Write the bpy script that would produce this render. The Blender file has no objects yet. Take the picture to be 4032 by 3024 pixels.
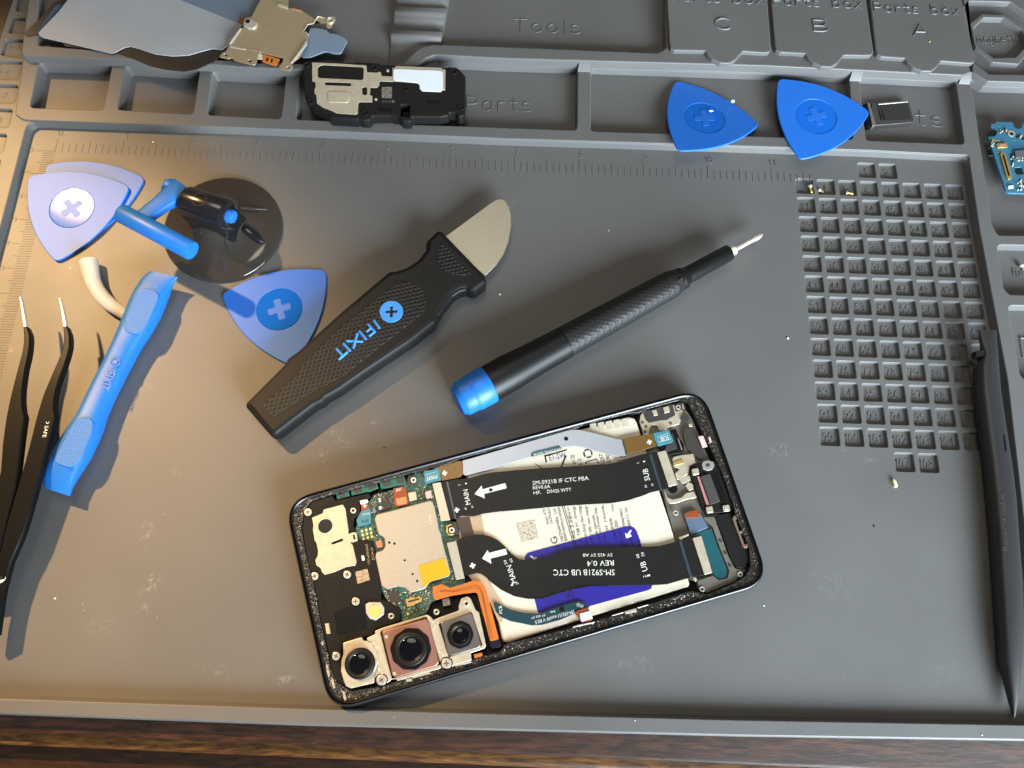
import bpy, math, random
from mathutils import Vector, Matrix
from mathutils.geometry import tessellate_polygon
random.seed(7)
SC = bpy.context.scene
COL = SC.collection
MM = 0.001
# ------------------------------------------------------------------ camera (solved from the ruler and the numbered grid of the mat)
F_PX = 3040.0
R = ((0.9991095903888371, 0.02698424635115722, 0.03243265086157802),
     (0.035554472065872554, -0.9523552037771368, -0.3029116131019631),
     (0.022713562229779088, 0.30379502346940496, -0.952466628183563))
CP = Vector((172.75893347535518, -171.43533584833102, 262.5228115546451))
cam_d = bpy.data.cameras.new('camera'); cam = bpy.data.objects.new('camera', cam_d); COL.objects.link(cam)
cam_d.sensor_width = 36; cam_d.lens = F_PX / 4032 * 36; cam_d.clip_start = 0.005; cam_d.clip_end = 20
m = Matrix(((R[0][0], -R[1][0], -R[2][0], 0), (R[0][1], -R[1][1], -R[2][1], 0), (R[0][2], -R[1][2], -R[2][2], 0), (0, 0, 0, 1)))
m.translation = CP * MM
cam.matrix_world = m
SC.camera = cam
# ------------------------------------------------------------------ light
w = bpy.data.worlds.new('World'); SC.world = w; w.use_nodes = True
bg = w.node_tree.nodes['Background']; bg.inputs[0].default_value = (1.0, 0.96, 0.90, 1); bg.inputs[1].default_value = 0.15
SC.view_settings.view_transform = 'Standard'; SC.view_settings.look = 'None'; SC.view_settings.exposure = 0; SC.view_settings.gamma = 1

def aim(o, tgt):
    d = Vector(tgt) * MM - o.location
    o.rotation_euler = d.to_track_quat('-Z', 'Y').to_euler()
def lamp(name, kind, loc, tgt, energy, col, **kw):
    l = bpy.data.lights.new(name, kind); l.energy = energy; l.color = col
    for k, v in kw.items(): setattr(l, k, v)
    o = bpy.data.objects.new(name, l); COL.objects.link(o); o.location = Vector(loc) * MM; aim(o, tgt); return o
lamp('desk_lamp', 'SPOT', (-536, 444, 900), (-46, -150, 0), 122, (1.0, 0.60, 0.24), spot_size=math.radians(20.5), spot_blend=0.8, shadow_soft_size=0.022)
lamp('window_light', 'AREA', (600, -570, 185), (360, -140, 0), 4.7, (0.78, 0.91, 1.0), shape='RECTANGLE', size=0.50, size_y=0.40, spread=math.radians(75))
lamp('room_light', 'AREA', (60, 260, 1300), (170, -60, 0), 3.2, (1.0, 0.88, 0.70), shape='DISK', size=0.5)

# ------------------------------------------------------------------ geometry helpers (all in millimetres)
def U(u, v, z=0.0):
    a = ((u - 2016) / F_PX, (v - 1512) / F_PX, 1.0)
    d = Vector([sum(R[i][k] * a[i] for i in range(3)) for k in range(3)])
    t = (z - CP.z) / d.z
    return CP + d * t
def K(x0, y0, s):
    return lambda x, y: (x0 + x * s, y0 + y * s)
ID = K(0, 0, 1)
def area2(l): return sum(l[i][0] * l[(i + 1) % len(l)][1] - l[(i + 1) % len(l)][0] * l[i][1] for i in range(len(l)))
def ccw(l, want=True):
    l = [(p[0], p[1]) for p in l]
    return l if (area2(l) > 0) == want else l[::-1]
def clean(l, e=0.004):
    o = []
    for p in l:
        if not o or abs(p[0] - o[-1][0]) + abs(p[1] - o[-1][1]) > e: o.append(p)
    while len(o) > 3 and abs(o[0][0] - o[-1][0]) + abs(o[0][1] - o[-1][1]) <= e: o.pop()
    return o
def rnd(l, r, n=4):
    """fillet every corner of a polygon"""
    if r <= 0: return [(p[0], p[1]) for p in l]
    out = []; N = len(l)
    for i in range(N):
        p = Vector(l[i][:2]); a = Vector(l[i - 1][:2]) - p; b = Vector(l[(i + 1) % N][:2]) - p
        la, lb = a.length, b.length
        if la < 1e-6 or lb < 1e-6: continue
        a /= la; b /= lb
        c = max(-1, min(1, a.dot(b))); th = math.acos(c)
        if th > 3.05: out.append((p.x, p.y)); continue
        t = min(r / math.tan(th / 2), la * 0.48, lb * 0.48)
        A, B = p + a * t, p + b * t
        for k in range(n + 1):
            s = k / n
            q = A * (1 - s) ** 2 + p * 2 * s * (1 - s) + B * s * s
            out.append((q.x, q.y))
    return clean(out)
def inset(l, d):
    if abs(d) < 1e-9: return list(l)
    N = len(l); out = []
    for i in range(N):
        p, a, b = l[i], l[i - 1], l[(i + 1) % N]
        e1 = (p[0] - a[0], p[1] - a[1]); e2 = (b[0] - p[0], b[1] - p[1])
        L1 = math.hypot(*e1) or 1; L2 = math.hypot(*e2) or 1
        n1 = (-e1[1] / L1, e1[0] / L1); n2 = (-e2[1] / L2, e2[0] / L2)
        mx, my = n1[0] + n2[0], n1[1] + n2[1]; ml = math.hypot(mx, my)
        if ml < 0.3: mx, my, ml = n1[0], n1[1], 1
        mx /= ml; my /= ml
        k = d / max(0.5, mx * n1[0] + my * n1[1])
        out.append((p[0] + mx * k, p[1] + my * k))
    return out
class MB:
    def __init__(s): s.v = []; s.f = []; s.flat = []
    def add(s, vs, fs):
        o = len(s.v); s.v += [tuple(p) for p in vs]; s.f += [tuple(i + o for i in f) for f in fs]
    def solid(s, loop, prof, holes=(), cap_bottom=True, zf=None):
        """closed solid; prof = [(inset, z) ...] from bottom to top"""
        loops = [clean(ccw(loop))] + [clean(ccw(h, False)) for h in holes]
        rings = [[inset(l, d) for l in loops] for d, z in prof]
        base = len(s.v); idx = []
        for (d, z), rg in zip(prof, rings):
            row = []
            for l in rg:
                row.append(len(s.v)); s.v += [(p[0], p[1], z + (zf(p[0], p[1]) if zf else 0)) for p in l]
            idx.append(row)
        for k in range(len(prof) - 1):
            for j, l in enumerate(loops):
                n = len(l); a, b = idx[k][j], idx[k + 1][j]
                for i in range(n):
                    i2 = (i + 1) % n; s.f.append((a + i, a + i2, b + i2, b + i))
        def cap(k, flip):
            fl = []; mp = []
            for j, l in enumerate(rings[k]):
                fl.append([Vector((p[0], p[1], 0)) for p in l]); mp += [idx[k][j] + i for i in range(len(l))]
            for t in tessellate_polygon(fl):
                a, b, c = [mp[q] for q in t]
                A, B, Cc = s.v[a], s.v[b], s.v[c]
                s.flat.append(len(s.f))
                up = (B[0] - A[0]) * (Cc[1] - A[1]) - (B[1] - A[1]) * (Cc[0] - A[0]) > 0
                s.f.append((a, b, c) if up != flip else (a, c, b))
        cap(len(prof) - 1, False)
        if cap_bottom: cap(0, True)
    def slab(s, loop, z0, z1, bev=0.08, holes=(), seg=3, draft=0.0, zf=None):
        bev = min(bev, (z1 - z0) * 0.48)
        pr = [(-draft, z0)]
        for k in range(seg + 1):
            a = math.pi / 2 * k / seg
            pr.append((bev * (1 - math.cos(a)), z1 - bev + bev * math.sin(a)))
        s.solid(loop, pr, holes, zf=zf)
    def tube(s, path, rad, n=12, cap=True):
        path = [Vector(p) for p in path]; N = len(path)
        if not hasattr(rad, '__len__'): rad = [rad] * N
        prev = None; rows = []
        for i, p in enumerate(path):
            t = (path[min(i + 1, N - 1)] - path[max(i - 1, 0)]).normalized()
            u = Vector((0, 0, 1)) if prev is None else prev
            if abs(u.dot(t)) > 0.98: u = Vector((1, 0, 0))
            x = (u - t * u.dot(t)).normalized(); prev = x; y = t.cross(x)
            rows.append(len(s.v))
            for k in range(n):
                a = 2 * math.pi * k / n
                s.v.append(tuple(p + (x * math.cos(a) + y * math.sin(a)) * rad[i]))
        for i in range(N - 1):
            a, b = rows[i], rows[i + 1]
            for k in range(n): s.f.append((a + k, a + (k + 1) % n, b + (k + 1) % n, b + k))
        if cap:
            s.f.append(tuple(rows[0] + k for k in range(n))[::-1]); s.f.append(tuple(rows[-1] + k for k in range(n)))
    def lathe(s, p0, p1, prof, n=32):
        """prof = [(t 0..1 along axis, radius)]"""
        p0, p1 = Vector(p0), Vector(p1)
        s.tube([p0 + (p1 - p0) * t for t, r in prof], [max(r, 0.001) for t, r in prof], n)
    def disc(s, c, r, z0, z1, n=24, bev=0.05, rin=0, irr=0):
        l = [(c[0] + r * (1 + irr * math.sin(k * 5.3 * 2)) * math.cos(2 * math.pi * k / n), c[1] + r * (1 + irr * math.sin(k * 5.3 * 2)) * math.sin(2 * math.pi * k / n)) for k in range(n)]
        h = [[(c[0] + rin * math.cos(2 * math.pi * k / n), c[1] + rin * math.sin(2 * math.pi * k / n)) for k in range(n)]] if rin else []
        s.slab(l, z0, z1, bev, h, seg=2)
    def box(s, c, ex, sx, sy, z0, z1):
        """small block: centre, direction of its long side"""
        e = Vector(ex[:2]).normalized(); f = Vector((-e.y, e.x)); c = Vector(c[:2])
        p = [c + e * sx / 2 * a + f * sy / 2 * b for a, b in ((-1, -1), (1, -1), (1, 1), (-1, 1))]
        v = [(q.x, q.y, z0) for q in p] + [(q.x, q.y, z1) for q in p]
        s.add(v, [(3, 2, 1, 0), (4, 5, 6, 7), (0, 1, 5, 4), (1, 2, 6, 5), (2, 3, 7, 6), (3, 0, 4, 7)])
    def loft(s, secs, n=16, pw=3.2):
        """secs = [(left point, right point, z_top, z_bottom)], each a super-ellipse section"""
        rows = []
        for (L, Rr, zt, zb) in secs:
            L = Vector(L[:2]); Rr = Vector(Rr[:2]); c = (L + Rr) / 2; h = (Rr - L) / 2; zc = (zt + zb) / 2; hz = (zt - zb) / 2
            rows.append(len(s.v))
            for k in range(n):
                a = 2 * math.pi * (k + 0.5) / n; ca, sa = math.cos(a), math.sin(a)
                x = math.copysign(abs(ca) ** (2 / pw), ca); z = math.copysign(abs(sa) ** (2 / pw), sa)
                s.v.append((c.x + h.x * x, c.y + h.y * x, zc + hz * z))
        for i in range(len(rows) - 1):
            a, b = rows[i], rows[i + 1]
            for k in range(n): s.f.append((a + k, b + k, b + (k + 1) % n, a + (k + 1) % n))
        s.f.append(tuple(rows[0] + k for k in range(n))); s.f.append(tuple(rows[-1] + k for k in range(n))[::-1])
    def build(s, name, mat, parent=None, sharp=35, smooth=True, origin=None):
        org = Vector(origin) if origin is not None else (Vector(parent['_o']) if parent is not None and '_o' in parent else None)
        if org is None:
            xs = [p[0] for p in s.v]; ys = [p[1] for p in s.v]; zs = [p[2] for p in s.v]
            org = Vector(((min(xs) + max(xs)) / 2, (min(ys) + max(ys)) / 2, min(zs)))
        me = bpy.data.meshes.new(name)
        me.from_pydata([((p[0] - org.x) * MM, (p[1] - org.y) * MM, (p[2] - org.z) * MM) for p in s.v], [], s.f)
        me.update()
        import bmesh
        b = bmesh.new(); b.from_mesh(me); bmesh.ops.recalc_face_normals(b, faces=b.faces); b.to_mesh(me); b.free()
        if smooth:
            me.shade_smooth(); me.set_sharp_from_angle(angle=math.radians(sharp))
            for i in s.flat: me.polygons[i].use_smooth = False
        me.materials.append(mat)
        o = bpy.data.objects.new(name, me); COL.objects.link(o)
        if parent is not None: o.parent = parent; o['_o'] = tuple(org)
        else: o.location = org * MM; o['_o'] = tuple(org)
        return o
def thing(name, label, cat, org, group=None):
    o = bpy.data.objects.new(name, None); COL.objects.link(o); o.empty_display_size = 0.005
    o.location = Vector(org) * MM; o['_o'] = tuple(Vector(org)); o['label'] = label; o['category'] = cat
    if group: o['group'] = group
    return o
def tag(o, label, cat, group=None):
    o['label'] = label; o['category'] = cat
    if group: o['group'] = group
    return o
def px(pts, z, c=ID): return [tuple(U(*c(*p), z)[:2]) for p in pts]
def plate(parent, name, mat, pts, z, th=0.3, c=ID, r=0.4, bev=0.08, holes=(), zf=None, sharp=35, label=None):
    b = MB(); b.slab(rnd(px(pts, z, c), r), z - th, z, bev, [rnd(px(h, z, c), min(r, .5)) for h in holes], zf=zf)
    o = b.build(name, mat, parent, sharp)
    if label: o['label'] = label
    return o
def txt(parent, name, mat, s, a, b, h, z, c=ID, th=0.03, bold=0.0, mirror=False):
    """lettering: baseline runs from image point a to b, capital height h in image units"""
    A, B = U(*c(*a), z), U(*c(*b), z)
    cu = bpy.data.curves.new(name, 'FONT'); cu.body = s; cu.size = 1; cu.resolution_u = 2; cu.offset = bold
    t = bpy.data.objects.new(name, cu); COL.objects.link(t)
    dg = bpy.context.evaluated_depsgraph_get(); me = bpy.data.meshes.new_from_object(t.evaluated_get(dg))
    bpy.data.objects.remove(t); bpy.data.curves.remove(cu)
    if not me.vertices: return None
    xs = [v.co.x for v in me.vertices]; x0, x1 = min(xs), max(xs)
    d = (B - A); L = d.length; d.normalize(); up = Vector((-d.y, d.x, 0))
    pa = c(*a); q = c(a[0] + h, a[1])
    hm = (U(*q, z) - A).length
    sx = L / (x1 - x0); sy = hm / 0.69
    mb = MB(); n = len(me.vertices)
    V = [A + d * ((v.co.x - x0) * sx) + up * (v.co.y * sy) for v in me.vertices]
    mb.add([(p.x, p.y, z) for p in V], [tuple(pp.vertices) for pp in me.polygons])
    mb2 = mb
    o = mb2.build(name, mat, parent, smooth=False)
    for pp in o.data.polygons:
        pass
    if any(pp.normal.z < 0 for pp in o.data.polygons): o.data.flip_normals() if all(pp.normal.z < 0 for pp in o.data.polygons) else None
    bpy.data.meshes.remove(me); return o
# --------------- single-stroke engraving letters (the mat's own lettering)
def arc(cx, cy, rx, ry, a0, a1, n=8): return [(cx + rx * math.cos(math.radians(a0 + (a1 - a0) * k / n)), cy + ry * math.sin(math.radians(a0 + (a1 - a0) * k / n))) for k in range(n + 1)]
GL = {
 '0': [arc(.3, .5, .28, .5, 0, 360, 14)], '1': [[(.1, .78), (.3, 1), (.3, 0)]],
 '2': [arc(.3, .72, .27, .28, 160, -40, 8) + [(.03, 0), (.58, 0)]],
 '3': [arc(.28, .75, .25, .25, 140, -80, 7) + arc(.28, .26, .29, .27, 80, -140, 8)],
 '4': [[(.45, 0), (.45, 1), (.02, .3), (.6, .3)]], '5': [[(.52, 1), (.1, 1), (.06, .58)] + arc(.28, .31, .28, .31, 120, -140, 8)],
 '6': [arc(.3, .3, .27, .3, 0, 360, 12), [(.04, .34), (.12, .75), (.45, 1)]], '7': [[(.02, 1), (.56, 1), (.2, 0)]],
 '8': [arc(.3, .75, .22, .25, 0, 360, 10), arc(.3, .26, .28, .26, 0, 360, 10)], '9': [arc(.3, .7, .27, .3, 0, 360, 12), [(.56, .66), (.48, .25), (.15, 0)]],
 'A': [[(0, 0), (.33, 1), (.66, 0)], [(.13, .35), (.53, .35)]], 'B': [[(0, .5), (.35, .5)] + arc(.35, .25, .25, .25, 90, -90, 6) + [(0, 0), (0, 1), (.3, 1)] + arc(.32, .75, .22, .25, 90, -90, 6)],
 'C': [arc(.36, .5, .34, .5, 50, 310, 12)], 'P': [[(0, 0), (0, 1), (.35, 1)] + arc(.35, .74, .25, .26, 90, -90, 6) + [(0, .48)]],
 'T': [[(0, 1), (.7, 1)], [(.35, 1), (.35, 0)]], 'F': [[(0, 0), (0, 1), (.55, 1)], [(0, .52), (.45, .52)]],
 'a': [arc(.27, .33, .25, .33, 30, 330, 10), [(.52, .66), (.52, 0)]], 'o': [arc(.3, .33, .28, .33, 0, 360, 12)],
 'l': [[(.1, 1), (.1, 0)]], 's': [arc(.25, .5, .22, .17, 30, 250, 6) + arc(.25, .17, .24, .17, 70, -150, 6)],
 'r': [[(0, .66), (0, 0)], [(0, .38)] + arc(.24, .42, .24, .24, 150, 50, 4)], 't': [[(.18, .95), (.18, .1), (.3, 0), (.4, .02)], [(0, .66), (.38, .66)]],
 'b': [[(0, 1), (0, 0)], arc(.27, .33, .26, .33, 150, -150, 10)], 'x': [[(0, .66), (.5, 0)], [(0, 0), (.5, .66)]],
 'm': [[(0, .66), (0, 0)], [(0, .42)] + arc(.2, .46, .18, .2, 160, 0, 5) + [(.38, 0)], [(.38, .42)] + arc(.57, .46, .18, .2, 160, 0, 5) + [(.75, 0)]],
 'n': [[(0, .66), (0, 0)], [(0, .4)] + arc(.24, .42, .23, .24, 160, 0, 6) + [(.47, 0)]], 'g': [arc(.27, .33, .25, .33, 0, 360, 10), [(.52, .66), (.52, -.1)] + arc(.27, -.12, .25, .2, 0, -140, 5)],
 'e': [[(.04, .34), (.52, .34)] + arc(.28, .33, .26, .33, 0, 310, 10)], 'i': [[(.08, .66), (.08, 0)], [(.08, .9), (.08, .98)]], 'c': [arc(.28, .33, .26, .33, 45, 315, 9)],
 '-': [[(.05, .42), (.4, .42)]], '.': [[(.05, 0), (.05, .06)]], 'R': [[(0, 0), (0, 1), (.35, 1)] + arc(.35, .75, .22, .25, 90, -90, 6) + [(0, .5)], [(.3, .5), (.56, 0)]],
 'p': [[(0, .66), (0, -.3)], arc(.27, .33, .26, .33, 150, -150, 10)]}
GW = {'l': .2, 'i': .16, '1': .4, 't': .4, 'r': .42, 'm': .75, 'T': .7, '-': .45, 's': .48, 'x': .5, ' ': .5, '.': .1}
def stroke(mb, s, a, b, h, z, wd=0.35, hz=0.16):
    """raised stroke lettering: baseline from world point a to b (fits the width), height h mm"""
    a, b = Vector(a[:2]), Vector(b[:2]); W = sum(GW.get(ch, .6) for ch in s) + .28 * (len(s) - 1)
    d = b - a; k = d.length / W; d.normalize(); up = Vector((-d.y, d.x)); x = 0
    for ch in s:
        for pl in GL.get(ch, []):
            ribbon(mb, [a + d * ((x + q[0]) * k) + up * (q[1] * h) for q in pl], z, wd, hz)
        x += GW.get(ch, .6) + .28
def ribbon(mb, pts, z, wd, hz):
    pts = [Vector(p[:2]) for p in pts]; N = len(pts); o = len(mb.v)
    closed = N > 3 and (pts[0] - pts[-1]).length < 1e-4
    for i, p in enumerate(pts):
        if closed and i in (0, N - 1): t = (pts[1] - pts[-2]).normalized()
        else: t = (pts[min(i + 1, N - 1)] - pts[max(i - 1, 0)]).normalized()
        n = Vector((-t.y, t.x)); e = t * (0 if closed else (-wd * .4 if i == 0 else wd * .4 if i == N - 1 else 0))
        for s_, zz in ((.5, -.02), (.22, hz), (-.22, hz), (-.5, -.02)):
            q = p + n * wd * s_ + e; mb.v.append((q.x, q.y, z + zz))
    for i in range(N - 1):
        for k in range(3): mb.f.append((o + i * 4 + k, o + i * 4 + k + 1, o + i * 4 + k + 5, o + i * 4 + k + 4))
    mb.f.append((o, o + 1, o + 2, o + 3)); mb.f.append((o + (N - 1) * 4 + 3, o + (N - 1) * 4 + 2, o + (N - 1) * 4 + 1, o + (N - 1) * 4))

# ------------------------------------------------------------------ materials
def lin(c): c /= 255; return c / 12.92 if c <= .04045 else ((c + .055) / 1.055) ** 2.4
def S(r, g, b): return (lin(r), lin(g), lin(b), 1)
def mat(name, col, rough=.5, metal=0, noise=None, bump=None, coat=0, trans=0, spec=.5, alpha=1, sub=0, speck=None, aniso=0):
    m = bpy.data.materials.new(name); m.use_nodes = True; nt = m.node_tree; N, L = nt.nodes, nt.links
    p = N['Principled BSDF']; I = p.inputs
    I['Base Color'].default_value = col; I['Roughness'].default_value = rough; I['Metallic'].default_value = metal
    I['Coat Weight'].default_value = coat; I['Transmission Weight'].default_value = trans; I['Specular IOR Level'].default_value = spec; I['Alpha'].default_value = alpha
    I['Coat Roughness'].default_value = .08
    if sub: I['Subsurface Weight'].default_value = sub; I['Subsurface Scale'].default_value = .002; I['Subsurface Radius'].default_value = (1, .8, .6)
    tc = N.new('ShaderNodeTexCoord').outputs['Object']
    if noise:   # (scale 1/m, colour spread 0..1[, roughness spread])
        n = N.new('ShaderNodeTexNoise'); n.inputs['Scale'].default_value = noise[0]; n.inputs['Detail'].default_value = 5; L.new(tc, n.inputs['Vector'])
        mx = N.new('ShaderNodeMix'); mx.data_type = 'RGBA'; k = noise[1]
        mx.inputs[6].default_value = [max(0, c * (1 - k)) for c in col[:3]] + [1]; mx.inputs[7].default_value = [min(1, c * (1 + k)) for c in col[:3]] + [1]
        mr = N.new('ShaderNodeMapRange'); mr.inputs[1].default_value = .3; mr.inputs[2].default_value = .7; L.new(n.outputs[0], mr.inputs[0])
        L.new(mr.outputs[0], mx.inputs[0]); L.new(mx.outputs[2], I['Base Color'])
        if len(noise) > 2:
            r2 = N.new('ShaderNodeMapRange'); r2.inputs[1].default_value = .3; r2.inputs[2].default_value = .7; r2.inputs[3].default_value = rough - noise[2]; r2.inputs[4].default_value = rough + noise[2]
            L.new(n.outputs[0], r2.inputs[0]); L.new(r2.outputs[0], I['Roughness'])
    if speck:   # (scale, threshold, colour, rough) small chips of another colour
        v = N.new('ShaderNodeTexNoise'); v.inputs['Scale'].default_value = speck[0]; v.inputs['Detail'].default_value = 3; L.new(tc, v.inputs['Vector'])
        mr = N.new('ShaderNodeMapRange'); mr.inputs[1].default_value = speck[1]; mr.inputs[2].default_value = speck[1] + .04; L.new(v.outputs[0], mr.inputs[0])
        mx = N.new('ShaderNodeMix'); mx.data_type = 'RGBA'; mx.inputs[7].default_value = speck[2]
        src = I['Base Color'].links[0].from_socket if I['Base Color'].links else None
        if src: L.new(src, mx.inputs[6])
        else: mx.inputs[6].default_value = col
        L.new(mr.outputs[0], mx.inputs[0]); L.new(mx.outputs[2], I['Base Color'])
    if bump:    # (scale, strength, distance mm)
        n = N.new('ShaderNodeTexNoise'); n.inputs['Scale'].default_value = bump[0]; n.inputs['Detail'].default_value = 4; L.new(tc, n.inputs['Vector'])
        b = N.new('ShaderNodeBump'); b.inputs['Strength'].default_value = bump[1]; b.inputs['Distance'].default_value = bump[2] * MM
        L.new(n.outputs[0], b.inputs['Height']); L.new(b.outputs[0], I['Normal'])
    return m
def knurl(name, col, rough, ang, pitch, dist=.25, strength=.9):
    """crossing grooves: two wave sets at +-60 degrees round a given direction"""
    m = mat(name, col, rough); nt = m.node_tree; N, L = nt.nodes, nt.links; tc = N.new('ShaderNodeTexCoord').outputs['Object']; hs = []
    for s_ in (-1, 1):
        mp = N.new('ShaderNodeMapping'); mp.inputs['Rotation'].default_value = (0, 0, -(ang + s_ * math.radians(58))); L.new(tc, mp.inputs[0])
        wv = N.new('ShaderNodeTexWave'); wv.wave_type = 'BANDS'; wv.bands_direction = 'X'; wv.inputs['Scale'].default_value = 1 / (pitch * MM) * .314; L.new(mp.outputs[0], wv.inputs['Vector']); hs.append(wv.outputs['Fac'])
    mi = N.new('ShaderNodeMath'); mi.operation = 'MINIMUM'; L.new(hs[0], mi.inputs[0]); L.new(hs[1], mi.inputs[1])
    b = N.new('ShaderNodeBump'); b.inputs['Strength'].default_value = strength; b.inputs['Distance'].default_value = dist * MM; L.new(mi.outputs[0], b.inputs['Height']); L.new(b.outputs[0], N['Principled BSDF'].inputs['Normal'])
    return m

# silicone mat: fine grain, dust specks and the few smears lying on it
def mat_silicone():
    m = mat('grey_silicone', (.128, .126, .124, 1), .48, noise=(22, .07, .05), spec=.5, bump=(9000, .25, .05))
    nt = m.node_tree; N, L = nt.nodes, nt.links; p = N['Principled BSDF']; geo = N.new('ShaderNodeNewGeometry').outputs['Position']
    def mth(op, a, b=None):
        n = N.new('ShaderNodeMath'); n.operation = op
        for k, x in enumerate((a, b)):
            if x is None: continue
            if hasattr(x, 'links'): L.new(x, n.inputs[k])
            else: n.inputs[k].default_value = x
        return n.outputs[0]
    n1 = N.new('ShaderNodeTexNoise'); n1.inputs['Scale'].default_value = 260; n1.inputs['Detail'].default_value = 6; n1.inputs['Distortion'].default_value = 2.2; L.new(geo, n1.inputs['Vector'])
    nm = mth('MULTIPLY', mth('MAXIMUM', mth('SUBTRACT', n1.outputs[0], .50), 0), 5.0)
    tot = None
    for (u, v, rx, ry, an, k) in [(1342, 1722, 7, 4, -.6, .55), (1275, 1800, 5, 3.5, .3, .4), (583, 2105, 3.5, 6.5, .1, .5), (600, 2290, 3.2, 7, -.45, .8), (575, 2390, 2, 3, 0, .6), (1130, 2680, 4.5, 2, .1, .8),
                                 (3062, 1768, 5.5, 3.5, -.3, 1.0), (3420, 1805, 4, 2, 0, .35), (40, 1375, 3, 2, 0, .8), (560, 1540, 5, 3, .5, .25), (2390, 2130, 1, 1, 0, 0), (400, 2460, 6, 4, 0, .3), (700, 1850, 9, 5, .4, .16), (1250, 2100, 6, 9, .2, .16), (2500, 2600, 14, 6, .2, .16), (3300, 2300, 12, 7, -.3, .18), (2000, 800, 12, 7, .3, .15), (2700, 1000, 10, 8, .1, .15), (3700, 2650, 8, 5, .3, .2), (850, 2650, 8, 4, 0, .22), (1460, 1660, 4, 2, 0, .5)]:
        c = U(u, v, 0)
        mp = N.new('ShaderNodeMapping'); mp.vector_type = 'TEXTURE'; mp.inputs['Location'].default_value = (c.x * MM, c.y * MM, 0); mp.inputs['Rotation'].default_value = (0, 0, an); mp.inputs['Scale'].default_value = (rx * MM, ry * MM, 1)
        L.new(geo, mp.inputs[0]); ln = N.new('ShaderNodeVectorMath'); ln.operation = 'LENGTH'; L.new(mp.outputs[0], ln.inputs[0])
        s_ = mth('MULTIPLY', mth('MAXIMUM', mth('SUBTRACT', 1.0, ln.outputs['Value']), 0), k)
        tot = s_ if tot is None else mth('ADD', tot, s_)
    fac = mth('MINIMUM', mth('MULTIPLY', tot, nm), .55)
    n2 = N.new('ShaderNodeTexVoronoi'); n2.inputs['Scale'].default_value = 120; L.new(geo, n2.inputs['Vector'])
    dots = mth('LESS_THAN', n2.outputs['Distance'], .028)
    n3 = N.new('ShaderNodeTexNoise'); n3.inputs['Scale'].default_value = 60; L.new(geo, n3.inputs['Vector'])
    dots = mth('MULTIPLY', dots, mth('GREATER_THAN', n3.outputs[0], .56))
    fac = mth('MAXIMUM', fac, mth('MULTIPLY', dots, .45))
    mx = N.new('ShaderNodeMix'); mx.data_type = 'RGBA'; mx.inputs[7].default_value = (.42, .41, .39, 1)
    L.new(p.inputs['Base Color'].links[0].from_socket, mx.inputs[6]); L.new(fac, mx.inputs[0]); L.new(mx.outputs[2], p.inputs['Base Color'])
    return m
def mat_wood(name, dark, light, ang=0.0):
    m = mat(name, dark, .38, coat=.15); nt = m.node_tree; N, L = nt.nodes, nt.links; p = N['Principled BSDF']; tc = N.new('ShaderNodeTexCoord').outputs['Object']
    mp = N.new('ShaderNodeMapping'); mp.inputs['Scale'].default_value = (50, 340, 340); mp.inputs['Rotation'].default_value = (0, 0, ang); L.new(tc, mp.inputs[0])
    n = N.new('ShaderNodeTexNoise'); n.inputs['Scale'].default_value = 2.2; n.inputs['Detail'].default_value = 12; n.inputs['Roughness'].default_value = .62; n.inputs['Distortion'].default_value = .35; L.new(mp.outputs[0], n.inputs['Vector'])
    cr = N.new('ShaderNodeValToRGB'); cr.color_ramp.elements[0].position = .42; cr.color_ramp.elements[0].color = dark; cr.color_ramp.elements[1].position = .74; cr.color_ramp.elements[1].color = light
    L.new(n.outputs[0], cr.inputs[0]); L.new(cr.outputs[0], p.inputs['Base Color'])
    b = N.new('ShaderNodeBump'); b.inputs['Strength'].default_value = .3; b.inputs['Distance'].default_value = .0002; L.new(n.outputs[0], b.inputs['Height']); L.new(b.outputs[0], p.inputs['Normal'])
    return m
SIL = mat_silicone()
WOOD = mat_wood('dark_wood', S(40, 26, 19), S(82, 50, 34))
BLACK = mat('black_plastic', (.008, .008, .008, 1), .42, spec=.3, bump=(2500, .15, .05))
BLACKM = mat('black_matte_plastic', (.009, .0085, .008, 1), .5, spec=.26, bump=(3000, .3, .06))
BLUE = mat('blue_plastic', S(30, 112, 204), .42, noise=(400, .06), bump=(2500, .25, .05), sub=.05)
BLUEB = mat('blue_textured_plastic', S(44, 118, 206), .5, bump=(1700, 1.0, .22))
PICK = mat('blue_pick_plastic', S(30, 110, 212), .44, bump=(2600, .55, .07), spec=.5)
PICKS = mat('blue_pick_polished', S(28, 104, 206), .085, spec=.10)
STEEL = mat('brushed_steel', S(200, 182, 148), .38, .7, noise=(900, .06))
BRIGHT = mat('bright_steel', S(235, 228, 214), .32, .7, bump=(1200, .15, .04))
CREAM = mat('nickel_cream_metal', S(216, 206, 184), .42, .6, noise=(500, .05, .06), bump=(900, .2, .05))
SHIELD = mat('shield_metal', S(196, 184, 166), .42, .45, noise=(900, .04, .04), bump=(1500, .15, .03))
WHITE = mat('battery_film', S(232, 222, 200), .36, noise=(120, .03), bump=(90, .3, .6))
PAPERW = mat('white_sticker', S(238, 244, 250), .5, sub=0)
WPRINT = mat('white_print', S(238, 236, 226), .6)
BPRINT = mat('black_print', S(22, 20, 26), .6)
GPRINT = mat('grey_print', S(72, 66, 70), .6)
PURPLE = mat('violet_film', S(46, 38, 146), .3, noise=(200, .04))
DPURPLE = mat('dark_print_on_violet', S(30, 24, 96), .4)
FLEX = mat('black_flex', (.010, .0095, .009, 1), .40, spec=.34, noise=(200, .1), bump=(130, .35, .5))
FILM = mat('dark_brown_film', (.022, .016, .012, 1), .35)
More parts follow.
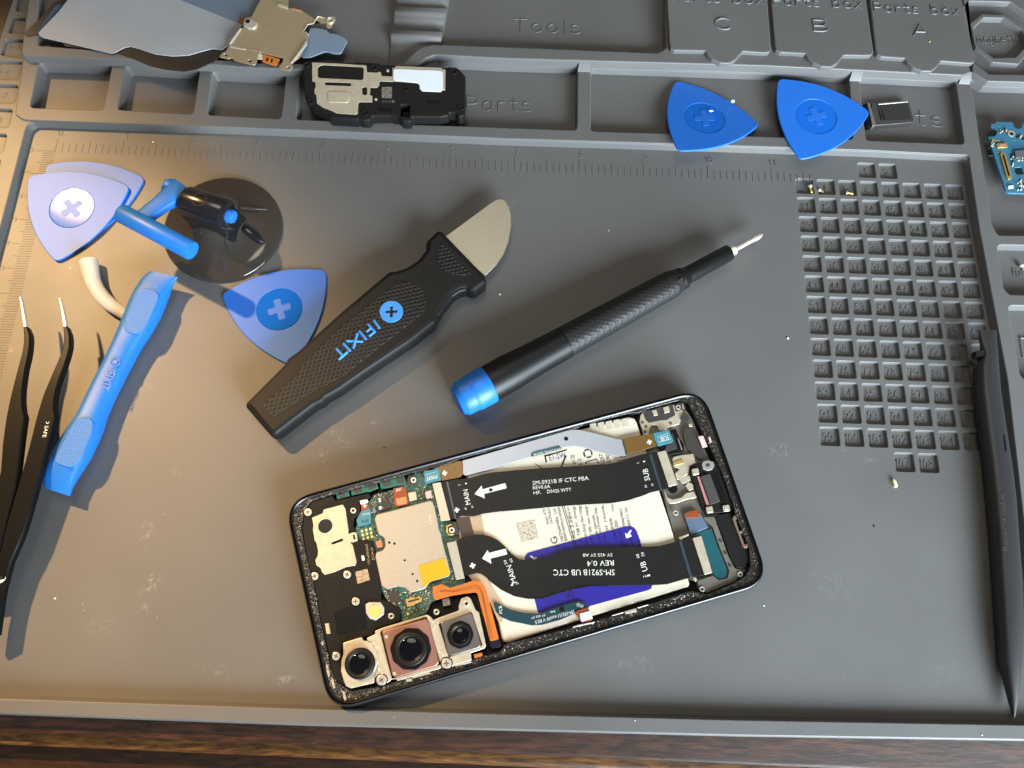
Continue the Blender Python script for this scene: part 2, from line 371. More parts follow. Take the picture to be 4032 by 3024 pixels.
GREYF = mat('grey_shield_sheet', S(160, 162, 166), .36, noise=(30, .05, .05), bump=(45, .35, 1.2))
BGREY = mat('blue_grey_sheet', S(118, 134, 152), .45, bump=(4000, .12, .02))
SILVF = mat('silver_flex', S(176, 180, 188), .33, .3, noise=(60, .04), bump=(110, .3, .4))
TEAL = mat('teal_solder_mask', S(24, 84, 92), .35, noise=(600, .1), coat=.2)
TEALD = mat('dark_teal_flex', S(14, 58, 68), .4)
TEALL = mat('light_teal_tag', S(70, 134, 148), .4)
GREEN = mat('green_board', S(30, 104, 88), .4)
PCB = mat('green_circuit_board', S(36, 92, 86), .4, noise=(1500, .25), speck=(2600, .60, S(170, 160, 120)))
PCBB = mat('blue_circuit_board', S(58, 112, 138), .35, noise=(260, .07), speck=(1600, .70, S(190, 200, 200)))
GOLD = mat('gold_contact', S(222, 184, 108), .35, .7)
PAD = mat('gold_pad', S(236, 216, 140), .4, .4)
ORANGE = mat('orange_flex', S(204, 114, 44), .33, noise=(250, .08))
ORAND = mat('orange_trace', S(128, 66, 24), .4)
BRONZE = mat('bronze_flex', S(122, 88, 40), .32, .2)
COPPER = mat('copper_pad', S(196, 140, 104), .4, .3)
RED = mat('rust_flex', S(150, 70, 34), .4)
YELL = mat('yellow_sticker', S(226, 168, 26), .5)
PINK = mat('pink_metal_plate', S(188, 140, 128), .33, .75, noise=(300, .05))
PINKM = mat('pink_pad', S(226, 196, 190), .5)
ROSE = mat('rose_strip', S(196, 132, 130), .45)
SILV = mat('silver_camera_plate', S(150, 146, 144), .28, .85)
LENS = mat('lens_glass', (.003, .003, .005, 1), .06, spec=.35)
LENSR = mat('lens_ring', (.010, .009, .009, 1), .42, spec=.3)
LENSI = mat('inner_lens_coating', S(26, 30, 44), .08, coat=1)
GUM = mat('gummy_adhesive', (.035, .031, .027, 1), .14, bump=(1300, .8, .5), speck=(1500, .60, S(150, 142, 128)), coat=.5)
GUMS = mat('smooth_adhesive', (.022, .020, .018, 1), .24, bump=(700, .9, .6), speck=(1200, .66, S(110, 102, 92)))
FRAME = mat('dark_aluminium', (.06, .06, .062, 1), .32, .85)
GREYP = mat('grey_midplate', S(122, 116, 108), .42, .25, noise=(80, .08))
DGREY = mat('dark_grey_plate', S(62, 60, 57), .45)
CODE = mat('printed_patch', S(198, 172, 140), .6, speck=(4200, .53, S(60, 44, 34)))
CODEB = mat('printed_patch_brown', S(214, 202, 178), .6, speck=(2600, .54, S(140, 118, 100)))
CODEG = mat('printed_patch_grey', S(150, 142, 130), .6, speck=(3200, .52, S(50, 46, 42)))
SMOKE = mat('smoked_rubber', (.060, .050, .042, 1), .09, trans=.32, spec=.9)
BLKG = mat('black_glossy_rubber', (.010, .010, .013, 1), .20, spec=.6)
MILKY = mat('milky_silicone', S(236, 230, 220), .26, trans=.35, sub=.2)
CRUMB = mat('white_crumb', S(236, 234, 224), .5, bump=(2000, .6, .1))
CLEARP = mat('milky_clear_patch', S(176, 172, 166), .25, trans=.3)
EMBER = mat('flash_lens', S(232, 200, 120), .2, coat=.6)
UNDER = mat('black_void', (.004, .004, .005, 1), .4, spec=.25)
BFLEX = mat('blue_grey_chip', S(112, 130, 156), .25, .3)
TANP = mat('tan_port_metal', S(140, 116, 100), .4, .4)

# ================================================================== DESK
def desk():
    t = thing('desk', 'dark brown wooden desk with a moulded edge under the grey mat', 'desk', (170, -215, -20))
    a = math.radians(-.95)
    def strip(pr, name, mat_):
        b = MB(); o = len(b.v)
        for x in (-400, 700):
            for (y, z) in pr:
                yy = y + (x - 20) * math.tan(a); b.v.append((x, yy, z))
        n = len(pr)
        for i in range(n): b.f.append((o + i, o + (i + 1) % n, o + n + (i + 1) % n, o + n + i))
        b.f.append(tuple(range(n))); b.f.append(tuple(range(n, 2 * n))[::-1])
        ob = b.build(name, mat_, t); return ob
    y0 = -206.0
    top = [(250, -3.4), (y0 + .8, -3.4), (y0 + .3, -3.55), (y0, -4.0), (y0, -6.5)] + [(y0 + 250, -6.5), (y0 + 250, -20), (250, -20)]
    strip([(250, -20), (250, -3.4), (y0 + 1.2, -3.4), (y0 + .5, -3.6), (y0 + .1, -4.2), (y0, -5.4), (y0 + .2, -7.0), (y0 + 2, -7.4), (y0 + 2, -20)], 'tabletop', WOOD)
    y1 = y0 - 2.4
    mo = [(y0 + 1.99, -20), (y0 + 1.99, -8.2), (y0 + .2, -8.4)]
    for k in range(9):
        q = math.pi / 2 - math.pi * k / 8; mo.append((y1 + .2 - 2.0 * math.cos(q) + 0.0, -9.9 + 1.5 * math.sin(q)))
    mo += [(y1 + .6, -11.8), (y1 + .6, -20)]
    strip(mo, 'edge_moulding', mat_wood('gold_lit_wood_edge', S(58, 36, 16), S(128, 84, 36)))  # gold tone puts warm lamp light on the rounded edge into its colour
    strip([(y1 + .59, -34), (y1 + .59, -16.5), (y1 - 18, -17.2), (y1 - 60, -17.4), (y1 - 60, -34)], 'drawer_ledge', mat_wood('darker_wood', S(34, 20, 12), S(66, 38, 22)))
desk()

# ================================================================== MAT
MATO = None
def repair_mat():
    t = thing('repair_mat', 'large grey silicone repair mat with trays, rulers and a numbered screw grid', 'work mat', (170, -60, -3.2))
    ZR, ZU, ZS = 3.7, 7.2, 3.0
    out = px([(60, -260), (43, 0), (0, 127), (-230, 900), (-760, 2785), (0, 2813), (1200, 2857), (2900, 2899), (4032, 2917), (4500, 2925), (4500, -260)], ZR)
    work = rnd(px([(106, 474), (1000, 506), (2000, 547), (2588, 565), (3420, 592), (3815, 612), (3857, 900), (3910, 1183), (3969, 1500), (4032, 2050), (4160, 2870), (4032, 2851), (2900, 2831), (1200, 2787), (0, 2747), (-520, 2728), (-260, 1850), (0, 885)], ZR), 4, 6)
    body = MB()
    base_l = inset(ccw(out), 0.6)
    body.solid(base_l, [(0.5, -3.2), (0, -2.4), (0, -1.3)])
    # numbered screw grid
    ox, oy, gx, gy = 288.76, 1.72, 8.584, 8.453
    cells = [(1, 3, -1), (2, 4, -1)] + [(3 + c + 8 * r, c, r) for r in range(13) for c in range(8)] + [(107, 3, 13), (108, 4, 13)]
    pockets = []
    ink = MB()
    def part_(b, name): b.build(name, SIL, t, sharp=60)
    for n, c, r in cells:
        x, y = ox + c * gx, oy - r * gy
        pockets.append(rnd([(x, y), (x + 6.75, y), (x + 6.75, y - 6.5), (x, y - 6.5)], .7, 3))
        s = str(n); wd = {1: 1.3, 2: 3.3, 3: 4.9}[len(s)]
        stroke(ink, s, (x + 3.1 - wd / 2, y - 4.9), (x + 3.1 + wd / 2, y - 4.9), 3.0, -1.28, .36, .18)
    # rim layer and tray openings
    front = [(88, 219), (515, 235), (859, 258), (1000, 267), (1560, 291), (1610, 283), (1650, 255), (1678, 228), (1712, 216), (2000, 231), (3000, 258), (3790, 296), (3822, 285)]
    FW = [U(u, v, ZU) for u, v in front]
    def back(x):
        for a, b in zip(FW, FW[1:]):
            if a.x <= x <= b.x: return a.y + (b.y - a.y) * (x - a.x) / max(1e-6, b.x - a.x)
        return FW[0].y if x < FW[0].x else FW[-1].y
    def comp(bl, br, tr, tl, extra=()):
        A, B, Cc, D = [U(*q, ZR) for q in (bl, br, tr, tl)]
        top = [(Cc.x, back(Cc.x) + .05)] + [(e, back(e) + .05) for e in extra] + [(D.x, back(D.x) + .05)]
        return rnd([(A.x, A.y), (B.x, B.y)] + top, 1.8, 5)
    trays = [comp((118, 424), (405, 434), (434, 290), (140, 300)), comp((462, 432), (760, 450), (782, 300), (487, 290)),
             comp((816, 452), (1106, 468), (1124, 316), (832, 300)), comp((1165, 470), (1461, 482), (1480, 320), (1176, 325)),
             comp((1541, 486), (2272, 513), (2275, 250), (1552, 300), (190.0, 170.0, 152.0, 145.5, 142.5)), comp((2326, 516), (3359, 549), (3343, 289), (2326, 253)), comp((3410, 553), (3798, 568), (3770, 354), (3387, 336))]
    body.slab(out, -1.3, 0, .3, pockets + [inset(ccw(q), .45) for q in trays[:4]], seg=3, draft=.25)
    rt1 = rnd(px([(3811, 300), (3887, 395), (4500, 405), (4500, 932), (3930, 924), (3912, 905)], ZR), 2, 4)
    rt1 = rnd([tuple(U(3835, 400, ZR)[:2]), tuple(U(3830, 285, 6.2)[:2]), tuple(U(3890, 320, 6.2)[:2]), tuple(U(4500, 334, 6.2)[:2])] + px([(4500, 932), (3930, 926), (3905, 880)], ZR), 1.5, 4)
    rt2 = rnd(px([(3926, 963), (4500, 975), (4500, 1172), (3975, 1160), (3952, 1135)], ZR), 2, 4)
    rt3 = rnd(px([(3969, 1202), (4500, 1212), (4500, 1510), (4040, 1500), (4016, 1473)], ZR), 2, 4)
    cellL = [[(78, -60), (140, -60), (128, 45), (62, 42)], [(50, 70), (122, 72), (108, 130), (32, 127)], [(20, 155), (100, 158), (85, 229), (2, 214)], [(-10, 240), (85, 243), (70, 313), (-35, 310)],
             [(-30, 333), (70, 336), (55, 405), (-50, 405)], [(-50, 427), (47, 432), (32, 500), (-70, 500)], [(-70, 525), (25, 530), (8, 600), (-90, 600)], [(-95, 625), (0, 630), (-15, 700), (-110, 700)]]
    cl = [rnd(px(q, ZS), .8, 3) for q in cellL]
    body.slab(out, 0.001, ZS, .5, [work] + trays + [rt1, rt2, rt3] + cl, seg=4, draft=.5)
    for q in cl: body.slab(inset(ccw(q), -.3), -0.2, 1.7, .05, seg=1)
    lo = px([(92, 226), (64, 440), (64, 455), (84, 465), (106, 471)], ZR) + [(p[0], p[1]) for p in [U(*q, ZR) for q in [(1000, 505.5), (2000, 546.5), (2588, 564.5), (3420, 591.5), (3815, 611.5)]]]
    w2 = rnd(px([(106, 474), (1000, 506), (2000, 547), (2588, 565), (3420, 592), (3815, 612), (3857, 900), (3910, 1183), (3969, 1500), (4032, 2050), (4160, 2870), (4500, 2875), (4500, 3000), (5000, 3000), (5000, -300), (60, -260), (92, 226), (62, 445), (84, 468)], ZR), .3, 3)
    upl = rnd([tuple(p) for p in px([(92, 226), (60, 452), (84, 470), (106, 473), (1000, 505), (2000, 546), (2588, 564), (3420, 591), (3815, 611), (3857, 900), (3910, 1183), (3969, 1500), (4032, 2050), (4160, 2865), (4032, 2846), (4033, 2913), (4480, 2922), (4480, -240), (110, -250)], ZR)], 1.0, 4)
    # right-hand and upper part of the rim stands a little higher
    upl = rnd(px([(92, 226), (60, 450), (86, 469), (106, 473), (1000, 505), (2000, 546), (2588, 564), (3420, 591), (3815, 611), (3857, 900), (3910, 1183), (3969, 1500), (4032, 2050), (4160, 2866), (4480, 2872), (4480, -240), (115, -240)], ZR), 1.2, 5)
    body.slab(upl, ZS + .001, ZR, .34, trays + [rt1, rt2, rt3], seg=4, draft=.12)
    near = rnd(px([(-520, 2731), (0, 2750), (1200, 2790), (2900, 2834), (4032, 2854), (4480, 2862), (4480, 2921), (4032, 2914), (2900, 2896), (1200, 2853), (0, 2810), (-700, 2786)], ZR), .8, 3)
    body.slab(near, ZS + .001, ZR, .34, seg=4, draft=.1)
    # upper band with the long tool tray
    band = [tuple(p[:2]) for p in FW] + px([(3812, 230), (3770, -60), (3740, -240), (130, -240), (112, 0), (84, 200)], ZU)
    tooltray = rnd(px([(150, -200), (2619, -200), (2621, 190), (2590, 208), (2000, 184), (1705, 174), (1665, 183), (1633, 203), (1590, 247), (1545, 258), (1000, 246), (560, 212), (250, 186), (150, 178)], ZU), 1.6, 4)
    boxh = [rnd(px(q, ZU), 1.5, 4) for q in ([(2680, -200), (3010, -200), (3020, 150), (2700, 140)], [(3080, -200), (3390, -200), (3410, 160), (3100, 150)], [(3470, -200), (3760, -200), (3790, 190), (3500, 180)])]
    body.slab(rnd(band, 1.0, 5), ZR + .001, ZU, .5, [tooltray] + boxh, seg=5, draft=.35)
    # short ramps where the tray dividers climb to the upper band
    for (xa, xb) in (((2278, 2322)), ((3345, 3385)), ((3772, 3808))):
        A = U(xa, 300, ZR).x; B = U(xb, 300, ZR).x; ya = back((A + B) / 2)
        body.add([(A, ya + .8, ZR - .5), (B, ya + .8, ZR - .5), (B, ya + .8, ZU - .1), (A, ya + .8, ZU - .1), (A - .3, ya - 2.6, ZR - .02), (B + .3, ya - 2.6, ZR - .02), (A - .1, ya - .4, ZU - 1.0), (B + .1, ya - .4, ZU - 1.0)],
                 [(0, 1, 2, 3), (3, 2, 7, 6), (6, 7, 5, 4), (0, 4, 5, 1), (0, 3, 6, 4), (1, 5, 7, 2)])
    # octagonal magnet well on the right
    ZO = 6.2
    ob = px([(3828, 230), (3830, 285), (3890, 320), (4500, 334), (4500, -240), (3755, -240)], ZO)
    oh = rnd(px([(3794, 30), (3818, 3), (3978, 7), (4060, 62), (4120, 130), (4110, 220), (4065, 293), (3896, 292), (3835, 245)], ZO), .8, 3)
    body.slab(rnd(ob, .8, 4), ZR + .001, ZO, .4, [oh], seg=4, draft=.4)
    og = px([(3820, 92), (3866, 54), (3958, 57), (4036, 104), (4062, 160), (4056, 198), (4012, 252), (3909, 244), (3842, 190)], ZO)
    ih = px([(3834, 108), (3874, 68), (3952, 70), (4026, 118), (4042, 160), (4036, 185), (4001, 224), (3914, 228), (3848, 176)], ZO)
    body.slab(rnd(og, .8, 3), ZR + .001, ZO - .1, .35, [rnd(ih, .6, 3)], seg=4, draft=.35)
    bo = body.build('mat_body', SIL, t, sharp=40)
    # rulers and words
    part_(ink, 'grid_numbers'); ink = MB()
    for k in range(0, 117):
        h = 5.6 if k % 10 == 0 else 4.6 if k % 5 == 0 else 3.5; x = k * 2.54
        ribbon(ink, [(x, 0), (x, h)], 0, .34, .15)
        if k % 10 == 0:
            s = str(k // 10); wd = 1.5 * len(s); stroke(ink, s, (x - wd / 2 + .6, 7.2), (x + wd / 2 + .6, 7.2), 2.5, 0, .36, .15)
    part_(ink, 'ruler_marking'); ink = MB()
    for k in range(0, 112):
        h = 7.2 if k % 10 == 0 else 5.6 if k % 5 == 0 else 4.2
        ribbon(ink, [(0, -k), (-h, -k)], 0, .3, .15)
        if k % 10 == 0: stroke(ink, str(k // 10), (-8.2, -k - .9), (-8.2, -k + .9), 2.3, 0, .36, .15)
    part_(ink, 'ruler_marking')
    for i, q in enumerate(cellL[2:]):
        ink = MB(); A = U(q[3][0] + (30 if i == 0 else 22), q[3][1] - 20, 1.7); stroke(ink, 'A-' + str(5 + i), A, A + Vector((5.2, -.1, 0)), 2.4, 1.7, .36, .16); part_(ink, 'cell_label')
    def word(s, a, b, h, z, wd=.55, hz=.25, c=ID):
        ink = MB(); A, B = U(*c(*a), z), U(*c(*b), z); q = c(*a); hm = (U(q[0] + h, q[1], z) - A).length; stroke(ink, s, A, B, hm, z, wd, hz); part_(ink, 'embossed_word')
    word('Tools', (2025, 124), (2284, 133), 60, ZR); word('Parts', (1838, 434), (2090, 440), 62, 0)
    word('Parts', (3395, 470), (3710, 500), 66, 0); word('Parts', (3894, 640), (4200, 655), 66, 0)
    word('magnetic', (3848, 168), (4016, 172), 38, ZR, .45); word('magnetic', (3990, 1085), (4200, 1090), 44, 0, .5)
    ink = MB(); ribbon(ink, [U(4015, 1330, 0), U(4026, 1405, 0)], 0, .9, .4); ribbon(ink, [U(4015, 1330, 0), U(4090, 1332, 0)], 0, .9, .4)
    part_(ink, 'embossed_frame')
    # lids of the three parts boxes
    ZL = 9.3
    lids = [('C', [(2626, -200), (2626, 0), (2636, 172), (2641, 190), (2655, 198), (2778, 200), (2786, 214), (2803, 232), (2836, 248), (2872, 249), (2897, 236), (2914, 216), (2927, 202), (3012, 208), (3030, 205), (3037, 194), (3022, 0), (3008, -200)],
             ((2646, 3), (3005, 17)), ((2816, 115), (2875, 117))),
            ('B', [(3025, -200), (3035, 0), (3051, 180), (3056, 196), (3072, 205), (3173, 211), (3182, 226), (3203, 247), (3235, 262), (3271, 264), (3300, 248), (3315, 228), (3323, 217), (3415, 219), (3433, 216), (3441, 205), (3411, 0), (3385, -200)],
             ((3047, 19), (3392, 34)), ((3206, 123), (3261, 124))),
            ('A', [(3400, -200), (3425, 0), (3448, 198), (3455, 215), (3470, 223), (3565, 230), (3574, 244), (3596, 266), (3630, 280), (3667, 280), (3690, 264), (3700, 250), (3705, 240), (3818, 249), (3836, 246), (3840, 233), (3788, 0), (3750, -200)],
             ((3443, 45), (3777, 61)), ((3598, 140), (3652, 142)))]
    for L_, pts, wl, ll in lids:
        b = MB(); b.slab(rnd(px(pts, ZL), .5, 3), ZU + .02, ZL, .55, seg=5, draft=-.1)
        lid = b.build('lid', SIL, t, sharp=50)
        lb = MB()
        A, B = U(*wl[0], ZL), U(*wl[1], ZL); stroke(lb, 'Parts box', A, B, 4.4, ZL, .55, .3)
        A, B = U(*ll[0], ZL), U(*ll[1], ZL); stroke(lb, L_, A, B, 5.6, ZL, .75, .35)
        lb.build('embossed_letters', SIL, lid, sharp=60)
        if L_ != 'C': pass
    # ribbed brush rest lying across the tool tray
    b = MB(); L0, R0 = U(1545, 262, ZR), U(1760, 262, ZR); rows = []
    prof = []
    ys = [U(1640, v, 5.5).y for v in (-120, 0, 22, 44, 60, 78, 97, 118, 134, 150, 172, 200, 232, 270)]
    zs = [7.2, 6.8, 5.8, 7.4, 7.5, 6.5, 5.2, 5.5, 7.2, 7.3, 4.7, 4.2, 4.1, 4.0]
    pr = []
    for i in range(len(ys) - 1):
        for k in range(4):
            s_ = k / 4; s_ = s_ * s_ * (3 - 2 * s_); pr.append((ys[i] + (ys[i + 1] - ys[i]) * k / 4, zs[i] + (zs[i + 1] - zs[i]) * s_))
    o = 0
    for j, (y, z) in enumerate(pr):
        xl = U(1563 - (y - pr[0][0]) * .35 - 6, 100, 5).x - (pr[0][0] - y) * .10 + 1.0; xr = xl + (21.2 - .02 * (pr[0][0] - y))
        b.v += [(xl - .3, y, ZR), (xl, y, z - .3), (xl + .3, y, z), (xr - .3, y, z), (xr, y, z - .3), (xr + .3, y, ZR)]
    for j in range(len(pr) - 1):
        for k in range(5): b.f.append((j * 6 + k, j * 6 + k + 1, j * 6 + k + 7, j * 6 + k + 6))
    b.build('ribbed_rest', SIL, t, sharp=50)
    return back
BACK = repair_mat()

# ================================================================== PICKS
def pick_mesh():
    L = 38.6; h = L * math.sqrt(3) / 2
    P = [Vector((0, 2 * h / 3)), Vector((-L / 2, -h / 3)), Vector((L / 2, -h / 3))]; l = []
    for i in range(3):
        a, b = P[i], P[(i + 1) % 3]; n = Vector(((b - a).y, -(b - a).x)).normalized()
        for k in range(14): s_ = k / 14; l.append(tuple(a + (b - a) * s_ + n * 4.1 * 4 * s_ * (1 - s_)))
    out = []
    l = ccw(l); l = rnd_corners(l, 14, 2.1); return l
def rnd_corners(l, step, r):
    N = len(l); out = []
    c = [i for i in range(N) if abs(ang(l, i)) > .5]
    for i in range(N):
        if i in c:
            p = Vector(l[i]); a = Vector(l[i - 1]); b = Vector(l[(i + 1) % N]); A = p + (a - p).normalized() * r; B = p + (b - p).normalized() * r
            for k in range(7):
                s_ = k / 6; q = A * (1 - s_) ** 2 + p * 2 * s_ * (1 - s_) + B * s_ * s_; out.append((q.x, q.y))
        else: out.append(l[i])
    return out
def ang(l, i):
    a = (l[i][0] - l[i - 1][0], l[i][1] - l[i - 1][1]); n = l[(i + 1) % len(l)]; b = (n[0] - l[i][0], n[1] - l[i][1])
    return math.atan2(a[0] * b[1] - a[1] * b[0], a[0] * b[0] + a[1] * b[1])
def cross_loop(r, w=.30, ang0=0.0, flare=1.0):
    """rounded screw-cross outline"""
    l = []
    for k in range(4):
        a = ang0 + k * math.pi / 2
        for (x, y) in ((r * w, -r * w), (r, -r * w * flare), (r, r * w * flare)):
            l.append((x * math.cos(a) - y * math.sin(a), x * math.sin(a) + y * math.cos(a)))
    return rnd(l, r * .16, 3)
PL = pick_mesh()
def opening_pick(corners, label, cross_ang=.3, th=.85):
    """corners: three (u, v, z) seen in the photo, laid anticlockwise; the pick is placed as a rigid body"""
    W = [U(*c) for c in corners]; c = (W[0] + W[1] + W[2]) / 3
    n = (W[1] - W[0]).cross(W[2] - W[0]).normalized()
    if n.z < 0: n = -n
    e = W[0] - c; e = (e - n * e.dot(n)); e2 = W[1] - c; q = Matrix.Rotation(-2 * math.pi / 3, 3, n) @ (e2 / 1); e3 = Matrix.Rotation(2 * math.pi / 3, 3, n) @ (W[2] - c)
    if (e.normalized().dot(q.normalized())) < .5: q = Matrix.Rotation(2 * math.pi / 3, 3, n) @ e2; e3 = Matrix.Rotation(-2 * math.pi / 3, 3, n) @ (W[2] - c)
    y = (e.normalized() + q.normalized() + e3.normalized()); y = (y - n * y.dot(n)).normalized(); x = y.cross(n)
    t = thing('opening_pick', label, 'opening pick', c, 'blue triangular opening picks')
    t.rotation_euler = Matrix((x, y, n)).transposed().to_euler()
    t['_o'] = (0, 0, 0)
    b = MB(); hole = [(8.1 * math.cos(2 * math.pi * k / 40), 8.1 * math.sin(2 * math.pi * k / 40)) for k in range(40)]
    b.solid(PL, [(.25, -th), (0, -th + .2), (0, -.25), (.25, 0)], [hole]); b.build('body', PICK, t, sharp=30)
    b = MB(); b.disc((0, 0), 8.05, -th + .1, -.1, 40, .06); d = b.build('emblem_disc', PICKS, t)
    b = MB(); b.slab(cross_loop(4.2, .27, cross_ang, 1.25), -.12, .02, .05, seg=2); b.build('cross', PICK, d)
    t['_o'] = tuple(c)
    return t
opening_pick([(504, 740, 2.2), (117, 699, 2.2), (224, 1022, 1.2)], 'front blue pick at far left with a bright yellow lamp glint on its round emblem', .3)
opening_pick([(560, 713, .9), (181, 643, .9), (282, 975, .9)], 'blue pick mostly hidden beneath another pick left of the suction cup', .1)
opening_pick([(1280, 1064, .9), (884, 1167, .9), (1134, 1428, .9)], 'blue pick lying flat beside the knife handle, half shadowed by the suction handle', -.45)
opening_pick([(2985, 486, 2.8), (2669, 325, 1.0), (2669, 588, 7.2)], 'tilted blue pick in the parts tray with two white crumbs on it', .15)
opening_pick([(3420, 441, 4.9), (3070, 313, 4.4), (3154, 625, 4.8)], 'blue pick right of its twin, its point touching the black card tray', .2)

# ================================================================== KNIFE
def knife():
    c = K(900, 700, .63291); t = thing('knife', 'black handled prying knife with short rounded steel blade and blue lettering', 'knife', U(1480, 1220, 0))
    o = [(108, 1425), (118, 1402), (358, 1162), (372, 1130), (430, 1090), (700, 845), (1000, 592), (1042, 588), (1110, 566), (1180, 520), (1228, 458), (1232, 405), (1300, 338), (1330, 342), (1598, 620), (1603, 662), (1530, 718), (1500, 715), (1482, 700), (1440, 712), (1395, 742), (1335, 820), (1303, 872), (1288, 912), (1150, 1022), (860, 1215), (700, 1328), (612, 1378), (590, 1402), (540, 1425), (305, 1606), (275, 1612), (262, 1604)]
    l = rnd(px(o, 6.5, c), 1.2, 4)
    b = MB(); b.solid(l, [(1.2, .05), (.3, .8), (0, 2.5), (0, 6.5), (.25, 7.5), (.9, 8.3), (1.9, 8.7)]); h = b.build('handle', BLACKM, t, sharp=28)
    d = U(*c(1000, 700), 8.7) - U(*c(400, 1250), 8.7); an = math.atan2(d.y, d.x)
    KN = knurl('knurled_rubber', (.009, .0085, .008, 1), .5, an, 1.45, .35, .8)
    for pts in ([(205, 1420), (272, 1490), (560, 1303), (612, 1285), (720, 1225), (1222, 830), (1226, 760), (1212, 705), (1180, 668), (1140, 650), (1062, 645), (1010, 680), (700, 930), (450, 1165), (432, 1222), (408, 1242)], [(1308, 420), (1335, 410), (1508, 590), (1500, 608), (1395, 602), (1320, 565), (1297, 515)]):
        plate(t, 'grip_panel', KN, pts, 8.85, .6, c, 1.0, .12)
    plate(t, 'blade', mat('blade_steel', S(186, 180, 164), .42, .8, noise=(350, .05, .05)), [(1330, 375), (1352, 361), (1490, 260), (1625, 160), (1665, 136), (1690, 131), (1718, 140), (1740, 172), (1756, 225), (1758, 300), (1742, 390), (1712, 470), (1665, 540), (1595, 610), (1560, 580)], 5.4, .7, c, .8, .2)
    # thumb rests: shallow scoops at the waist
    plate(t, 'thumb_rest', BLACK, [(1283, 800), (1290, 760), (1320, 700), (1380, 668), (1440, 668), (1495, 694), (1440, 708), (1395, 738), (1335, 815), (1300, 868)], 8.2, 3, c, 1.2, 1.0)
    plate(t, 'thumb_rest', BLACK, [(1060, 600), (1120, 572), (1185, 524), (1232, 462), (1240, 440), (1250, 480), (1236, 530), (1180, 575), (1110, 600)], 8.2, 3, c, 1.2, 1.0)
    cc = U(*c(1012, 832), 9.0); hl = [(cc.x + p[0], cc.y + p[1]) for p in cross_loop(2.1, .22, an + .8, 1.2)]
    b = MB(); b.slab([(cc.x + 4.15 * math.cos(2 * math.pi * k / 36), cc.y + 4.15 * math.sin(2 * math.pi * k / 36)) for k in range(36)], 8.7, 9.15, .15, [hl], seg=2); LB = mat('light_blue_inlay', S(66, 146, 226), .5); b.build('screw_emblem', LB, t)
    # letters as raised blue strokes
    lt = MB(); z = 8.86
    for pl in ([(905, 888), (935, 930)], [(868, 912), (908, 958), (878, 982)], [(886, 936), (862, 954)], [(815, 955), (853, 1000)], [(738, 1014), (830, 1018)], [(800, 972), (778, 1054)], [(716, 1032), (754, 1074)], [(672, 1064), (712, 1108)], [(736, 1086), (690, 1126)]):
        q = [U(*c(*p), 9.1) for p in pl]; lt.tube([q_.xy.to_3d() + Vector((0, 0, 9.0)) for q_ in q], .48, 8)
        for e in q: lt.disc((e.x, e.y), .47, 8.8, 9.3, 10, .2)
    lt.build('raised_lettering', LB, t)
knife()

